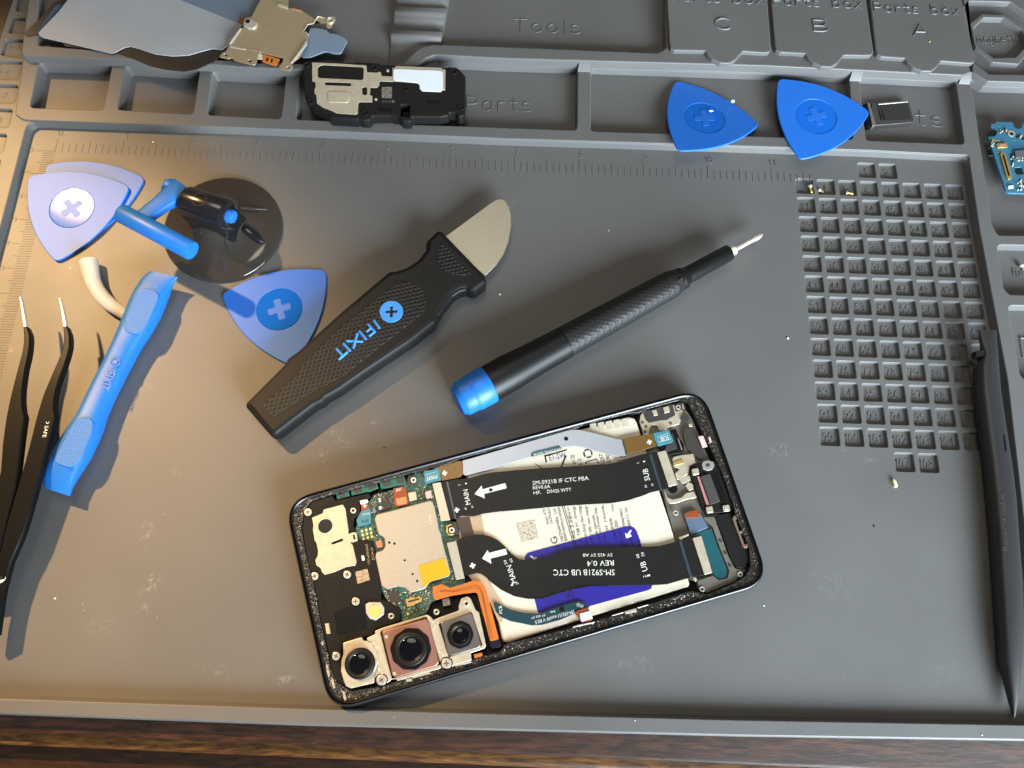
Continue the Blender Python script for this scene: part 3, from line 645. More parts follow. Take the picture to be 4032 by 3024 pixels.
# ================================================================== SCREWDRIVER
def screwdriver():
    P0 = U(1812, 1574, 6.9); P1 = U(3003, 922, 4.9)
    t = thing('screwdriver', 'slim black precision screwdriver with knurled grip and blue end cap', 'screwdriver', (P0 + P1) / 2 * 1 - Vector((0, 0, 5)))
    D = (P1 - P0); L = D.length; ax = D.normalized()
    at = lambda s_: P0 + ax * s_
    def tt(u, v, z): return (U(u, v, z) - P0).dot(ax)
    a = tt(1925, 1512, 6.6); g0 = tt(2219, 1349, 6); g1 = tt(2672, 1104, 5); s1 = tt(2871, 999, 4.7); c1 = tt(2893, 987, 4.6)
    def seg(name, m_, pr, n=40):
        b = MB(); b.tube([at(x) for x, r in pr], [max(r, .01) for x, r in pr], n); return b.build(name, m_, t, sharp=38)
    seg('end_cap', BLUE, [(-1.0, .01), (-1.0, 4.2), (-1.4, 4.5), (-1.2, 5.0), (.2, 6.0), (.8, 6.35), (3.8, 6.35), (4.6, 6.55), (5.2, 6.8), (a - .3, 6.85), (a, 6.7), (a, 6.0)])
    seg('cap_recess', mat('blue_recess', S(34, 92, 150), .45), [(-1.06, .01), (-1.05, 4.1), (-.9, 4.15)])
    seg('barrel', BLACK, [(a + .05, 6.0), (a + .05, 6.55), (a + .6, 6.62), (a + 8, 6.7), (a + 13, 6.4), (a + 18, 6.15), (g0 - 3, 5.9), (g0 - .2, 5.85), (g0 - .2, 5.0)])
    an = math.atan2(ax.y, ax.x)
    b = MB(); n = 64; rows = []; NS = 150
    for i in range(NS + 1):
        s_ = i / NS; x = g0 + (g1 - g0) * s_; r = 5.85 - .75 * s_; r -= 0 if s_ < .93 else (s_ - .93) / .07 * .9
        rows.append((x, r))
    up = Vector((0, 0, 1)); X = (up - ax * up.dot(ax)).normalized(); Y = ax.cross(X)
    for x, r in rows:
        s_ = (x - g0)
        for k in range(n):
            th = 2 * math.pi * k / n; k1 = abs(((th * 20 / (2 * math.pi) + s_ / 2.6) % 1) - .5) * 2; k2 = abs(((th * 20 / (2 * math.pi) - s_ / 2.6) % 1) - .5) * 2
            rr = r - .22 * (1 - min(1, min(k1, k2) * 2.4)) * (0 if x > g1 - 1.6 else 1)
            p = at(x) + (X * math.cos(th) + Y * math.sin(th)) * rr; b.v.append(tuple(p))
    for i in range(NS):
        for k in range(n): b.f.append((i * n + k, i * n + (k + 1) % n, (i + 1) * n + (k + 1) % n, (i + 1) * n + k))
    b.build('knurled_grip', mat('grip_metal', (.014, .014, .014, 1), .48, spec=.35), t, sharp=60)
    seg('neck', BLACK, [(g1 - .1, 3.0), (g1 - .1, 4.3), (g1 + .5, 4.3), (g1 + 1.8, 4.1), (g1 + 2.6, 3.5), (g1 + 4, 3.25), (s1 - .3, 3.1), (s1, 2.9), (s1, 1.0)])
    pe = [g1 - 9, g1 - 1]; 
    b = MB(); q0 = at(pe[0]) ; q1 = at(pe[1]); sd = Vector((ax.y, -ax.x, 0)).normalized(); 
    for (q, wd, hh) in ((q0, .9, 5.15), (q1, 1.9, 4.85)):
        nn = (sd * .55 + Vector((0, 0, .83))).normalized(); tn = ax.cross(nn)
        for s_ in (-1, 1): b.v.append(tuple(q + nn * hh * .985 + tn * wd * s_)); b.v.append(tuple(q + nn * (hh - 1.0) + tn * wd * s_))
    b.f += [(0, 2, 6, 4), (1, 5, 7, 3), (0, 4, 5, 1), (2, 3, 7, 6), (0, 1, 3, 2), (4, 6, 7, 5)]
    b.build('flat_facet', BLACKM, t, smooth=False)
    seg('bit_collar', mat('white_plastic_collar', S(226, 220, 200), .5), [(s1 - .2, 1.9), (c1 - .4, 1.9), (c1, 1.6), (c1, .6)], 20)
    e = L
    seg('bit', BRIGHT, [(c1 - .1, 1.0), (e - 4.6, 1.0), (e - 3.6, 1.25), (e - 2.0, 1.2), (e - .4, .6), (e, .15)], 12)
screwdriver()

# ================================================================== TWEEZERS
TWZ = mat('black_coating', (.004, .004, .004, 1), .34, spec=.22, bump=(2500, .2, .04))
def tweezers():
    c = K(0, 1000, .6631); d = K(0, 1950, .6474)
    t = thing('tweezers', 'black curved tweezers with bare steel tips at the left edge', 'tweezers', U(60, 1900, 0))
    def zz(v): # height falls from the raised tips to the handle end
        pts = [(1165, 13.5), (1285, 13.2), (1500, 12.6), (1700, 11.6), (1963, 10), (2403, 8), (3000, 7)]
        for a, b in zip(pts, pts[1:]):
            if v <= b[0]: return a[1] + (b[1] - a[1]) * (v - a[0]) / (b[0] - a[0])
        return 6
    def arm(sec, name, m_, th):
        b = MB(); rows = []
        for (lx, rx, y, ry, cc) in sec:
            a = cc(lx, y); e = cc(rx, ry); z1 = zz(a[1]); L_ = U(a[0], a[1], z1); R_ = U(e[0], e[1], zz(e[1])); rows.append((L_, R_, max(z1, 0) , th))
        for L_, R_, z, th_ in rows: pass
        o = 0
        bev = .45
        for L_, R_, z, th_ in rows:
            dd = (R_ - L_); w_ = dd.length; dd.normalize(); bb = min(bev, w_ * .25)
            for (p, dz) in ((L_, -th_), (L_, -bb), (L_ + dd * bb, 0), (R_ - dd * bb, 0), (R_, -bb), (R_, -th_)): b.v.append((p.x, p.y, p.z + dz))
        n = 6
        for i in range(len(rows) - 1):
            for k in range(n): b.f.append((i * n + k, i * n + (k + 1) % n, (i + 1) * n + (k + 1) % n, (i + 1) * n + k))
        b.f.append(tuple(range(n))); b.f.append(tuple(range((len(rows) - 1) * n, len(rows) * n)))
        return b.build(name, m_, t, sharp=25)
    tip1 = [(349, 355, 262, 262, c), (356, 368, 300, 298, c), (365, 384, 365, 362, c), (372, 397, 430, 428, c)]
    a1 = [(372, 397, 430, 428, c), (377, 413, 475, 470, c), (376, 417, 515, 505, c), (368, 415, 565, 552, c), (349, 402, 615, 605, c), (318, 378, 685, 675, c), (290, 352, 750, 745, c), (262, 334, 815, 805, c), (240, 323, 880, 870, c), (224, 322, 935, 920, c), (214, 329, 970, 965, c), (184, 312, 1090, 1030, c), (150, 288, 1220, 1110, c), (100, 240, 1390, 1300, c), (60, 190, 1520, 1480, c), (22, 140, 1655, 1650, c), (0, 103, 330, 320, d), (-30, 66, 430, 400, d), (-66, 21, 590, 570, d), (-90, 2, 740, 690, d), (-110, -20, 900, 850, d)]
    tip0 = [(115, 122, 256, 256, c), (120, 134, 295, 293, c), (128, 148, 370, 366, c), (136, 160, 431, 430, c)]
    a0 = [(136, 160, 431, 430, c), (139, 177, 480, 472, c), (138, 180, 520, 510, c), (131, 176, 570, 560, c), (120, 168, 615, 610, c), (102, 152, 680, 675, c), (85, 142, 745, 740, c), (66, 134, 820, 805, c), (50, 132, 890, 870, c), (35, 138, 965, 930, c), (25, 148, 1030, 965, c), (12, 128, 1130, 1110, c), (0, 112, 1290, 1250, c), (-30, 90, 1420, 1390, c), (-60, 50, 1560, 1540, c), (-90, 15, 1700, 1690, c), (-130, -25, 1850, 1840, c), (-180, -70, 2050, 2030, c)]
    for tip, a in ((tip1, a1), (tip0, a0)):
        A = arm(a, 'arm', TWZ, 2.6); arm(tip, 'steel_tip', BRIGHT, 1.1)
    txt(t, 'printed_words', WPRINT, 'ESD SAFE', c(282, 955), c(252, 1088), 14, zz(1680) + .1)
    z = 8.5; b = MB(); cc = U(0, 2274, z); b.disc((cc.x, cc.y), 1.75, z - .2, z + .05, 24, .02); dd = b.build('printed_emblem', WPRINT, t)
    b = MB(); b.slab([(cc.x + p[0], cc.y + p[1]) for p in cross_loop(.95, .3, .4)], z, z + .1, .02, seg=1); b.build('emblem_cross', BPRINT, dd)
tweezers()

# ================================================================== BLUE DOUBLE-ENDED OPENING TOOL
def blue_tool():
    c = K(0, 1050, .6028); t = thing('opening_tool', 'blue plastic double ended opening tool with textured finger pads', 'opening tool', U(430, 1530, 0))
    S_ = [((985, 30), (1160, 72), 7.0, 6.1), ((958, 50), (1135, 108), 7.2, 4.2), ((930, 85), (1115, 150), 7.6, 2.6), ((912, 122), (1098, 190), 8.0, 1.6), ((885, 170), (1076, 238), 8.4, .8), ((850, 250), (1040, 320), 8.6, .3), ((812, 345), (990, 405), 8.6, .1), ((785, 420), (948, 468), 8.5, .1), ((740, 520), (900, 545), 8.2, .1), ((695, 615), (855, 630), 8.0, .1), ((650, 700), (808, 720), 7.9, .1), ((608, 785), (765, 805), 7.9, .1), ((570, 862), (728, 882), 8.0, .1), ((520, 972), (685, 985), 8.3, .1), ((470, 1042), (660, 1065), 8.5, .1), ((420, 1118), (625, 1150), 8.6, .1), ((370, 1205), (580, 1245), 8.5, .4), ((325, 1282), (530, 1330), 8.2, 1.2), ((298, 1330), (496, 1390), 7.8, 2.2), ((286, 1390), (472, 1445), 7.0, 3.6), ((288, 1445), (458, 1500), 6.2, 5.2)]
    sec = [(U(*c(*a), (zt + zb) / 2), U(*c(*b), (zt + zb) / 2), zt, zb) for a, b, zt, zb in S_]
    b = MB(); b.loft(sec, 20, 3.4); b.build('body', BLUE, t, sharp=50)
    for pts in ([(925, 128), (1020, 158), (1034, 180), (1030, 215), (965, 365), (925, 420), (880, 440), (840, 432), (808, 412), (815, 350), (870, 215)], [(532, 976), (590, 990), (608, 1015), (600, 1080), (532, 1250), (490, 1300), (452, 1314), (342, 1276), (420, 1130), (472, 1030)]):
        plate(t, 'finger_pad', BLUEB, pts, 8.85, .8, c, 2.2, .25)
    ce = U(*c(752, 622), 8.2); b = MB(); b.disc((ce.x, ce.y), 1.7, 7.9, 8.22, 24, .08, rin=1.35); b.slab([(ce.x + p[0], ce.y + p[1]) for p in cross_loop(.95, .3, .5)], 7.9, 8.2, .05, seg=1); b.build('embossed_emblem', BLUE, t)
    txt(t, 'embossed_words', BLUE, 'IFIXIT', c(706, 668), c(652, 800), 34, 8.16, bold=.01)
blue_tool()

# ================================================================== CLEAR TIP COVER
def tube_cover():
    c = K(0, 600, .4521)
    pts = [(768, 950, 3.2, 3.35), (778, 1000, 3.2, 3.2), (790, 1060, 3.2, 3.0), (812, 1130, 3, 2.8), (850, 1205, 3, 2.7), (905, 1275, 2.9, 2.6), (970, 1332, 2.8, 2.5), (1040, 1378, 2.6, 2.3), (1120, 1430, 2.4, 2.1), (1180, 1465, 2.2, 2.0)]
    P = [U(*c(x, y), z) for x, y, z, r in pts]; Rr = [p[3] for p in pts]
    # an open-ended soft sleeve: outer skin, then back along the inner skin
    b = MB(); n = 20; path = []; 
    sm = []
    for i in range(len(P) - 1):
        for k in range(4): s_ = k / 4; sm.append((P[i].lerp(P[i + 1], s_), Rr[i] + (Rr[i + 1] - Rr[i]) * s_))
    sm.append((P[-1], Rr[-1])); N = len(sm); prev = Vector((0, 0, 1)); fr = []
    for i in range(N):
        tg = (sm[min(i + 1, N - 1)][0] - sm[max(i - 1, 0)][0]).normalized(); x = (prev - tg * prev.dot(tg)).normalized(); fr.append((x, tg.cross(x)))
    seq = [(i, 1.0) for i in range(N)] + [(i, .80) for i in range(N - 1, -1, -1)]
    for i, k_ in seq:
        for k in range(n):
            a = 2 * math.pi * k / n; p = sm[i][0] + (fr[i][0] * math.cos(a) * .92 + fr[i][1] * math.sin(a)) * sm[i][1] * k_; b.v.append(tuple(p))
    M_ = len(seq)
    for i in range(M_):
        a, e = i * n, ((i + 1) % M_) * n
        for k in range(n): b.f.append((a + k, a + (k + 1) % n, e + (k + 1) % n, e + k))
    tag(b.build('tip_cover', MILKY, None, sharp=40), 'milky translucent curved sleeve beside the blue opening tool', 'protective sleeve')
tube_cover()

# ================================================================== SUCTION CUP
def suction_cup():
    q = K(600, 650, .30137); C = U(876, 897, 1.5); t = thing('suction_cup', 'smoked black suction cup with blue pull handle folded to the left', 'suction cup', (C.x, C.y, 0))
    b = MB(); n = 64; pr = [(21.9, .15), (22.0, .6), (21.7, 1.2), (20.6, 1.7), (18, 2.3), (15, 3.2), (12, 4.5), (9.5, 6.2), (7.5, 8.4), (6.2, 10.5), (5.2, 11.0), (.01, 11.0)]
    inn = [(.01, 8.6), (5, 8.6), (8.2, 5.4), (12, 3.2), (16, 1.9), (20, .9), (21.5, .15)]
    for r, z in pr + inn:
        for k in range(n): a = 2 * math.pi * k / n; b.v.append((C.x + r * math.cos(a), C.y + r * math.sin(a), z))
    M_ = len(pr + inn)
    for i in range(M_):
        e = ((i + 1) % M_) * n
        for k in range(n): b.f.append((i * n + k, i * n + (k + 1) % n, e + (k + 1) % n, e + k))
    b.build('cup', SMOKE, t, sharp=60)
    H0, H1 = U(*q(430, 470), 17.5), U(*q(985, 655), 17.5); ax = (H1 - H0).normalized(); sd = Vector((-ax.y, ax.x, 0))
    # block that rises from the cup and carries the barrel
    b = MB(); m0 = (H0 + H1) / 2; L = (H1 - H0).length
    def sect(z, l, w_): return [(m0.x * k_ + C.x * (1 - k_), m0.y * k_ + C.y * (1 - k_), z, l, w_) for k_ in [min(1, max(.0, (z - 2) / 12))]][0]
    rows = [sect(2.6, 21, 13), sect(6, 18, 11), sect(9, L * 1.0, 10.4), sect(13, L, 10.4), sect(17, L, 10.4)]
    for (x, y, z, l, w_) in rows:
        for a_, b_ in ((-1, -.86), (-.9, -1), (.9, -1), (1, -.86), (1, .86), (.9, 1), (-.9, 1), (-1, .86)): p = Vector((x, y, z)) + ax * l / 2 * a_ + sd * w_ / 2 * b_; b.v.append(tuple(p))
    for i in range(len(rows) - 1):
        for k in range(8): b.f.append((i * 8 + k, i * 8 + (k + 1) % 8, i * 8 + 8 + (k + 1) % 8, i * 8 + 8 + k))
    b.f.append(tuple(range(8))); b.f.append(tuple(range(32, 40)))
    b.build('stem', BLKG, t, sharp=30)
    b = MB(); A0 = H0 - ax * .2; A1 = H1 + ax * .2
    b.tube([A0, A0 + ax * .4, A0 + ax * 1.2, A1 - ax * 1.2, A1 - ax * .4, A1], [4.4, 5.1, 5.5, 5.5, 5.1, 4.4], 40); brl = b.build('barrel', BLKG, t, sharp=30)
    em = (A0 + A1) / 2 - ax * .8; b = MB(); b.disc((em.x, em.y), 2.6, em.z + 4.7, em.z + 5.42, 28, .1, rin=2.25); b.build('embossed_ring', BLKG, brl)
    # radial ribs, lettered boss and pull tab on the cup's skirt
    b = MB()
    for (x0, y0, x1, y1) in ((950, 960, 1040, 1275), (1150, 560, 1500, 580)): b.tube([U(*q(x0, y0), 7.2), U(*q(x1, y1), 2.4)], [.55, .15], 8)
    b.build('rib', SMOKE, t)
    a, e = U(*q(1180, 815), 6.4), U(*q(1450, 1005), 3.4); d = (e - a); dd = Vector((-d.y, d.x, 0)).normalized()
    b = MB(); b.loft([(a - dd * .3, a + dd * .3, 6.6, 5.0), (a + d * .15 - dd * 1.5, a + d * .15 + dd * 1.5, 6.8, 4.2), (a + d * .75 - dd * 1.5, a + d * .75 + dd * 1.5, 5.2, 2.2), (e - dd * .3, e + dd * .3, 3.4, 2.2)], 14, 4); b.build('release_tab', BLKG, t)
    # blue handle
    hb = MB(); p0, p1 = U(475, 838, 22.0), U(757, 988, 22.0); d = (p1 - p0).normalized()
    hb.tube([p0 - d * .3, p0, p0 + d * .8, p1 - d * .3, p1, p1 + d * .05], [1.8, 2.9, 3.35, 3.35, 3.15, 2.7], 28)
    a0 = U(560, 860, 21.5); a1 = U(705, 752, 18.8); dv = (a1 - a0).normalized(); sv = Vector((-dv.y, dv.x, 0)).normalized()
    hb.loft([(a0 - dv * 1 - sv * 3.4, a0 - dv * 1 + sv * 3.4, 23.4, 19.4), (a0 + dv * 2 - sv * 2.9, a0 + dv * 2 + sv * 2.9, 23.0, 19.2), (a0.lerp(a1, .5) - sv * 3.1, a0.lerp(a1, .5) + sv * 3.1, 22.2, 18), (a1 - sv * 4.4, a1 + sv * 4.2, 21.4, 16), (a1 + dv * 2.4 - sv * 4.6, a1 + dv * 2.4 + sv * 4.6, 20.6, 15.2)], 18, 3.6)
    hb.build('pull_handle', BLUE, t, sharp=45)
    g = U(*q(1060, 715), 16.2); f0 = U(*q(300, 330), 17.5)
    ab = MB(); x0 = U(652, 728, 18.5); ab.tube([x0, x0 + ax * .8, H0 + ax * 1.0], [2.0, 2.9, 3.1], 24)
    ab.build('axle', BLUE, t); ab = MB(); ab.tube([A1 - ax * .5, A1 + ax * 1.6, A1 + ax * 2.3, A1 + ax * 2.5], [2.5, 2.5, 2.1, 1.2], 24); ab.build('axle_end', BLUE, t)
suction_cup()

# ================================================================== BLACK SPUDGER
def spudger():
    t = thing('spudger', 'long black nylon spudger lying along the right rim of the mat', 'spudger', U(3940, 2000, 0))
    S_ = [((3839, 1308), (3909, 1310), 7.6, 6.4), ((3850, 1360), (3914, 1362), 7.8, 5.2), ((3862, 1400), (3920, 1400), 7.8, 3.2), ((3846, 1450), (3928, 1452), 7.6, 1.4), ((3852, 1539), (3938, 1540), 7.4, .4), ((3868, 1670), (3958, 1672), 7.3, .3), ((3890, 1830), (3984, 1832), 7.2, .2), ((3903, 1960), (4000, 1962), 7.2, .2), ((3916, 2103), (4010, 2105), 7.2, .2), ((3930, 2300), (4026, 2302), 7.0, .2), ((3940, 2440), (4030, 2442), 6.8, .2), ((3952, 2605), (4026, 2607), 6.4, .3), ((3972, 2690), (4022, 2692), 5.6, .9), ((3990, 2770), (4016, 2771), 4.6, 1.8), ((4003, 2825), (4010, 2826), 3.6, 2.8)]
    b = MB(); b.loft([(U(*a, 5), U(*e, 5), zt, zb) for a, e, zt, zb in S_], 16, 3.0); b.build('body', mat('black_nylon', (.028, .028, .030, 1), .42, bump=(2500, .25, .06)), t, sharp=32)
    b = MB(); b.loft([(U(3826, 1390, 5.2), U(3870, 1388, 5.2), 7.4, 4), (U(3832, 1410, 5.2), U(3872, 1408, 5.2), 7.0, 3.4)], 12, 4); b.build('hook', BLACK, t)
    plate(t, 'slot', UNDER, [(3952, 1712), (3957, 1712), (3964, 1778), (3959, 1778)], 7.32, .1, r=.1, bev=.02)
    txt(t, 'embossed_words', mat('grey_emboss', (.06, .06, .063, 1), .35), 'Repair is noble.', (3968, 2170), (3954, 1938), 20, 7.4)
spudger()

# ================================================================== PHONE
def phone():
    A = K(1100, 1850, .36166); B = K(1100, 2250, .40687); Cc = K(1700, 1650, .36166); D = K(2300, 1500, .36166); E = K(1700, 2050, .36166); G = K(2300, 1900, .36166)
    t = thing('phone', 'opened smartphone without back cover, its circuit board, battery and three cameras exposed', 'phone', U(2080, 2160, 0))
    P = lambda name, m_, pts, z, th=.3, c=ID, r=.4, **k: plate(t, name, m_, pts, z, th, c, r, **k)
    W = [U(*q, 7.6) for q in ((1112, 1967), (2769, 1521), (3041, 2298), (1295, 2813))]
    outer = ccw(rnd([tuple(p[:2]) for p in W[::-1]], 9.6, 14))
    b = MB(); b.solid(outer, [(1.5, .1), (.55, .5), (.1, 1.6), (0, 3), (0, 5.4), (.18, 6.6), (.5, 7.25), (.75, 7.45), (1.0, 7.6), (1.25, 7.6)], [inset(outer, 2.1)], cap_bottom=False)
    fr = b.build('frame', FRAME, t, sharp=50)
    # volume/side keys and antenna lines on the rim
    # crumbly adhesive ledge
    win = [A(250, 560), A(270, 430), A(345, 340), A(580, 268), A(980, 160), A(1370, 50), A(1500, 20), Cc(0, 560), Cc(330, 425), Cc(1600, 90), D(0, 470), D(490, 350), D(600, 345), D(660, 310), D(1050, 205), D(1130, 235), D(1190, 350), D(1290, 560), D(1380, 740), D(1500, 1000), D(1640, 1400), G(1640, 330), G(1790, 700), G(1810, 920), G(1760, 1010), G(1640, 1090), G(1340, 1215), G(1160, 1180), E(2212, 960), E(1750, 1100), E(1500, 1170), E(800, 1345), B(2130, 775), B(1850, 860), B(1560, 950), B(1130, 1070), B(1000, 1110), B(690, 1160), B(560, 1070), B(500, 950), B(460, 760), B(390, 450), B(330, 100), A(300, 980), A(235, 620)]
    wl = rnd(px(win, 6.9), 1.0, 3)
    led = MB(); led.slab(inset(outer, 1.2), 2.4, 6.9, .12, [wl], seg=1); led.build('adhesive_ledge', GUMS, t, sharp=40)
    # ragged remains of glue, a scattering of tiny lumps over the ledge
    g = MB(); rr = random.Random(3); lo = inset(outer, 2.0)
    def inside(p, l):
        c_ = False; n = len(l)
        for i in range(n):
            a, e = l[i], l[i - 1]
            if (a[1] > p[1]) != (e[1] > p[1]) and p[0] < (e[0] - a[0]) * (p[1] - a[1]) / (e[1] - a[1]) + a[0]: c_ = not c_
        return c_
    wlo = inset(ccw(wl), -.25)
    def chips(regs, n, smin, smax, hmax):
        g = MB(); k = 0; tries = 0
        while k < n and tries < 60000:
            tries += 1; rg = regs[rr.randrange(len(regs))]
            u, v = rr.uniform(rg[0], rg[2]), rr.uniform(rg[1], rg[3]); p = U(u, v, 6.9)
            if not inside(p, lo) or inside(p, wlo): continue
            k += 1; s_ = rr.uniform(smin, smax); hh = rr.uniform(.1, hmax); m_ = 5; a0 = rr.random() * 6; o = len(g.v)
            el = rr.uniform(.35, 1); ro = rr.random() * 3.14
            for j in range(m_):
                a = a0 + 2 * math.pi * j / m_; x, y = s_ * math.cos(a) * rr.uniform(.6, 1.1), s_ * el * math.sin(a) * rr.uniform(.6, 1.1); g.v.append((p.x + x * math.cos(ro) - y * math.sin(ro), p.y + x * math.sin(ro) + y * math.cos(ro), 6.86))
            g.v.append((p.x + rr.uniform(-.1, .1), p.y + rr.uniform(-.1, .1), 6.9 + hh))
            for j in range(m_): g.f.append((o + j, o + (j + 1) % m_, o + m_))
        return g
    full = [(1150, 2550, 1950, 2800), (1700, 2350, 3020, 2700), (2700, 1560, 3030, 2350), (1120, 1950, 1300, 2650)]
    o_ = chips(full + full[:2] * 2, 2300, .12, .5, .4).build('glue_residue', GUM, t, smooth=False); o_['kind'] = 'stuff'
    o_ = chips([(1240, 2560, 1500, 2790), (1150, 2050, 1290, 2650), (1700, 2500, 2600, 2650), (2740, 1580, 3000, 2300), (1250, 2500, 2000, 2790)], 620, .06, .24, .25).build('glue_glint_flake', mat('glue_glint', S(176, 170, 158), .35), t, smooth=False); o_['kind'] = 'stuff'  # pale bits of glue, their colour imitating its glistening highlights
    o_ = chips([(1290, 2560, 2000, 2790), (1900, 2400, 2760, 2640), (1150, 2350, 1290, 2700), (2600, 2300, 2980, 2450)], 330, .3, .85, .32).build('glue_residue', mat('brown_glue', (.06, .052, .044, 1), .16, bump=(900, .8, .4), coat=.5, speck=(900, .62, S(170, 160, 146))), t, smooth=False); o_['kind'] = 'stuff'
    for p_, s_ in (((1290, 2640), 30), ((1310, 2690), 26), ((1355, 2740), 24)):
        plate(t, 'glue_streak', mat('dried_glue', S(186, 172, 150), .4, bump=(900, .8, .3)), [(p_[0] - 8, p_[1] - s_), (p_[0] + 2, p_[1] - s_ * .6), (p_[0] + 9, p_[1] + s_ * .5), (p_[0] + 4, p_[1] + s_), (p_[0] - 4, p_[1] + s_ * .2)], 7.1, .2, r=.4)
    b = MB(); b.slab(inset(outer, 1.6), .8, 3.2, .1, seg=1); b.build('midplate', UNDER, t)
    # gloss line inside the rim
    # ---------------- battery
    P('battery', WHITE, [(1822, 1812), (2478, 1640), (2497, 1645), (2508, 1662), (2716, 2298), (2712, 2312), (2000, 2530), (1985, 2528), (1976, 2514)], 5.9, 3.0, r=1.0, bev=.7)
    bat = bpy.data.objects.get('battery'); bat['_o'] = t['_o']
    P2 = lambda name, m_, pts, z, th=.1, c=ID, r=.2, **k: plate(bat, name, m_, pts, z, th, c, r, **k)
    P2('tape_strip', mat('tan_tape', S(196, 168, 138), .35), [Cc(300, 1040), Cc(420, 1055), Cc(540, 1040), Cc(575, 1235), E(600, 620), E(780, 900), E(775, 1100), E(730, 1110), E(640, 900), E(400, 600), Cc(300, 1300)], 5.98)
    P2('black_tape', mat('dark_tape', S(74, 58, 46), .3), [Cc(260, 1080), Cc(410, 1060), Cc(460, 1250), Cc(480, 1300), Cc(330, 1300)], 6.02)
    P2('violet_label', PURPLE, [E(1010, 425), E(1018, 385), E(1042, 352), E(1100, 335), G(430, 482), G(490, 472), G(540, 487), G(572, 525), G(600, 600), G(745, 1110), G(735, 1150), G(700, 1172), G(60, 1345), E(1700, 960), E(1158, 1005)], 6.0, r=.4)
    P2('printed_patch', CODEB, [Cc(922, 1140), Cc(1120, 1095), Cc(1172, 1295), Cc(975, 1345)], 5.97, r=.05)
    for (a, e) in (((1420, 950), (1550, 1390)), ((1440, 950), (1570, 1390))):
        q = [Cc(*a), Cc(*e)]; P2('printed_rule', BPRINT, [q[0], (q[0][0] + 2.2, q[0][1]), (q[1][0] + 2.2, q[1][1]), q[1]], 6.03, r=0, bev=.01)
    def line(s, x0, y0, x1, y1, h, z=5.96, m_=GPRINT, c=Cc): txt(bat, 'printed_text', m_, s, c(x0, y0), c(x1, y1), h, z)
    line('Model / 1ICP5', 1280, 1140, 1235, 975, 11); line('1ICP5/62/', 1320, 1135, 1285, 968, 11); line('Ltd.', 1382, 1130, 1370, 1060, 11)
    line('VIETNAM Co., Ltd.', 1440, 1330, 1345, 965, 11); line('VIETNAM ASSEMBLE AU VIETNAM', 1480, 1330, 1395, 960, 10)
    line('G', 1380, 1345, 1355, 1275, 26, m_=BPRINT); line('N', 1415, 1435, 1395, 1375, 26, 6.06, DPURPLE); line('S', 1540, 770, 1520, 830, 0, m_=DPURPLE) if False else None
    for i, (s, x, y0, y1) in enumerate((('AS 3.88V=', 1570, 1300, 960), (': 3.88 V= , Energy', 1625, 1290, 950), ('om. Energy / Nom. Voltage', 1690, 1280, 945), ('2 Wh, max. charge', 1755, 1265, 945), ('sh, puncture,', 1810, 1250, 1040), ('vice Provider Only.', 1850, 1240, 960), ('or reuse.', 1925, 1220, 930), ('2IU10196', 1985, 1200, 1080), ('-23001', 2035, 1190, 1100), ('Li-ion', 1990, 1000, 930), ('Samsung battery', 2110, 1190, 970), ('Japan Co., Ltd.', 2165, 1170, 960))):
        line(s, x, y0, x - (y0 - y1) * .2, y1, 12)
    for x, y0, y1 in ((1480, 1430, 1380), (1590, 1400, 1330), (1650, 1390, 1310), (1710, 1385, 1300), (1770, 1370, 1290), (1850, 1350, 1270), (1910, 1340, 1250), (2020, 1310, 1220), (2080, 1290, 1210)): line('11500', x, y0, x - 18, y1, 12, 6.06, DPURPLE)
    line('CE', 2175, 1385, 2205, 1300, 26, 6.06, DPURPLE) if False else None
    for k_ in (E(1530, 770), ): txt(bat, 'printed_text', DPURPLE, 'S', (k_[0] + 8, k_[1] + 22), (k_[0] + 2, k_[1] - 8), 32, 6.06)
    ce = G(505, 640); ccx = U(*ce, 6.06); b = MB()
    for k in range(2):
        pts = [(ccx.x + (3.0 - k * .0) * math.cos(a / 10) * 1.0, ccx.y + .8 + 3.0 * math.sin(a / 10), 6.06) for a in range(34, 62)] if k == 0 else [(ccx.x + .2, ccx.y + .9, 6.06), (ccx.x + .6, ccx.y - 1.9, 6.06)]
        ribbon(b, pts, 6.04, .7, .03)
    b.build('printed_mark', DPURPLE, bat)
    P2('printed_arrow', WPRINT, [G(443, 545), G(470, 560), G(490, 525), G(510, 512), G(518, 528), G(500, 555), G(520, 585), G(465, 606), G(455, 600)], 6.06, r=.05)
    P2('printed_arrow', WPRINT, [E(1065, 385), E(1090, 380), E(1110, 400), E(1140, 395), E(1145, 410), E(1110, 425)], 6.06, r=.05)
    line('E1-SW', 1285, 455, 1465, 420, 22, 5.97, mat('violet_print', S(92, 70, 150), .6)); 
    for q in ([(1240, 395), (1470, 330), (1472, 342), (1242, 408)], [(1225, 392), (1240, 392), (1255, 470), (1240, 476)], [(1115, 483), (1125, 483), (1210, 535), (1190, 535)], [(1455, 395), (1472, 398), (1420, 520), (1400, 520)]): P2('printed_rule', BPRINT, [Cc(*x) for x in q], 5.98, r=0, bev=.01)
    line('art 2)/', 1570, 490, 1545, 385, 14, m_=BPRINT); line('3-2', 1645, 500, 1620, 430, 14, m_=BPRINT); line('5257', 1890, 490, 1860, 375, 15, m_=BPRINT); line('5.90', 1950, 475, 1930, 385, 15, m_=BPRINT)
    P2('printed_box', BPRINT, [Cc(1665, 495), Cc(1680, 462), Cc(1800, 430), Cc(1822, 490)], 5.97, r=.3); P2('printed_box', WHITE, [Cc(1674, 500), Cc(1690, 470), Cc(1796, 440), Cc(1812, 495)], 5.99, r=.3)
    b = MB(); cc_ = U(*Cc(1700, 375), 5.97); 
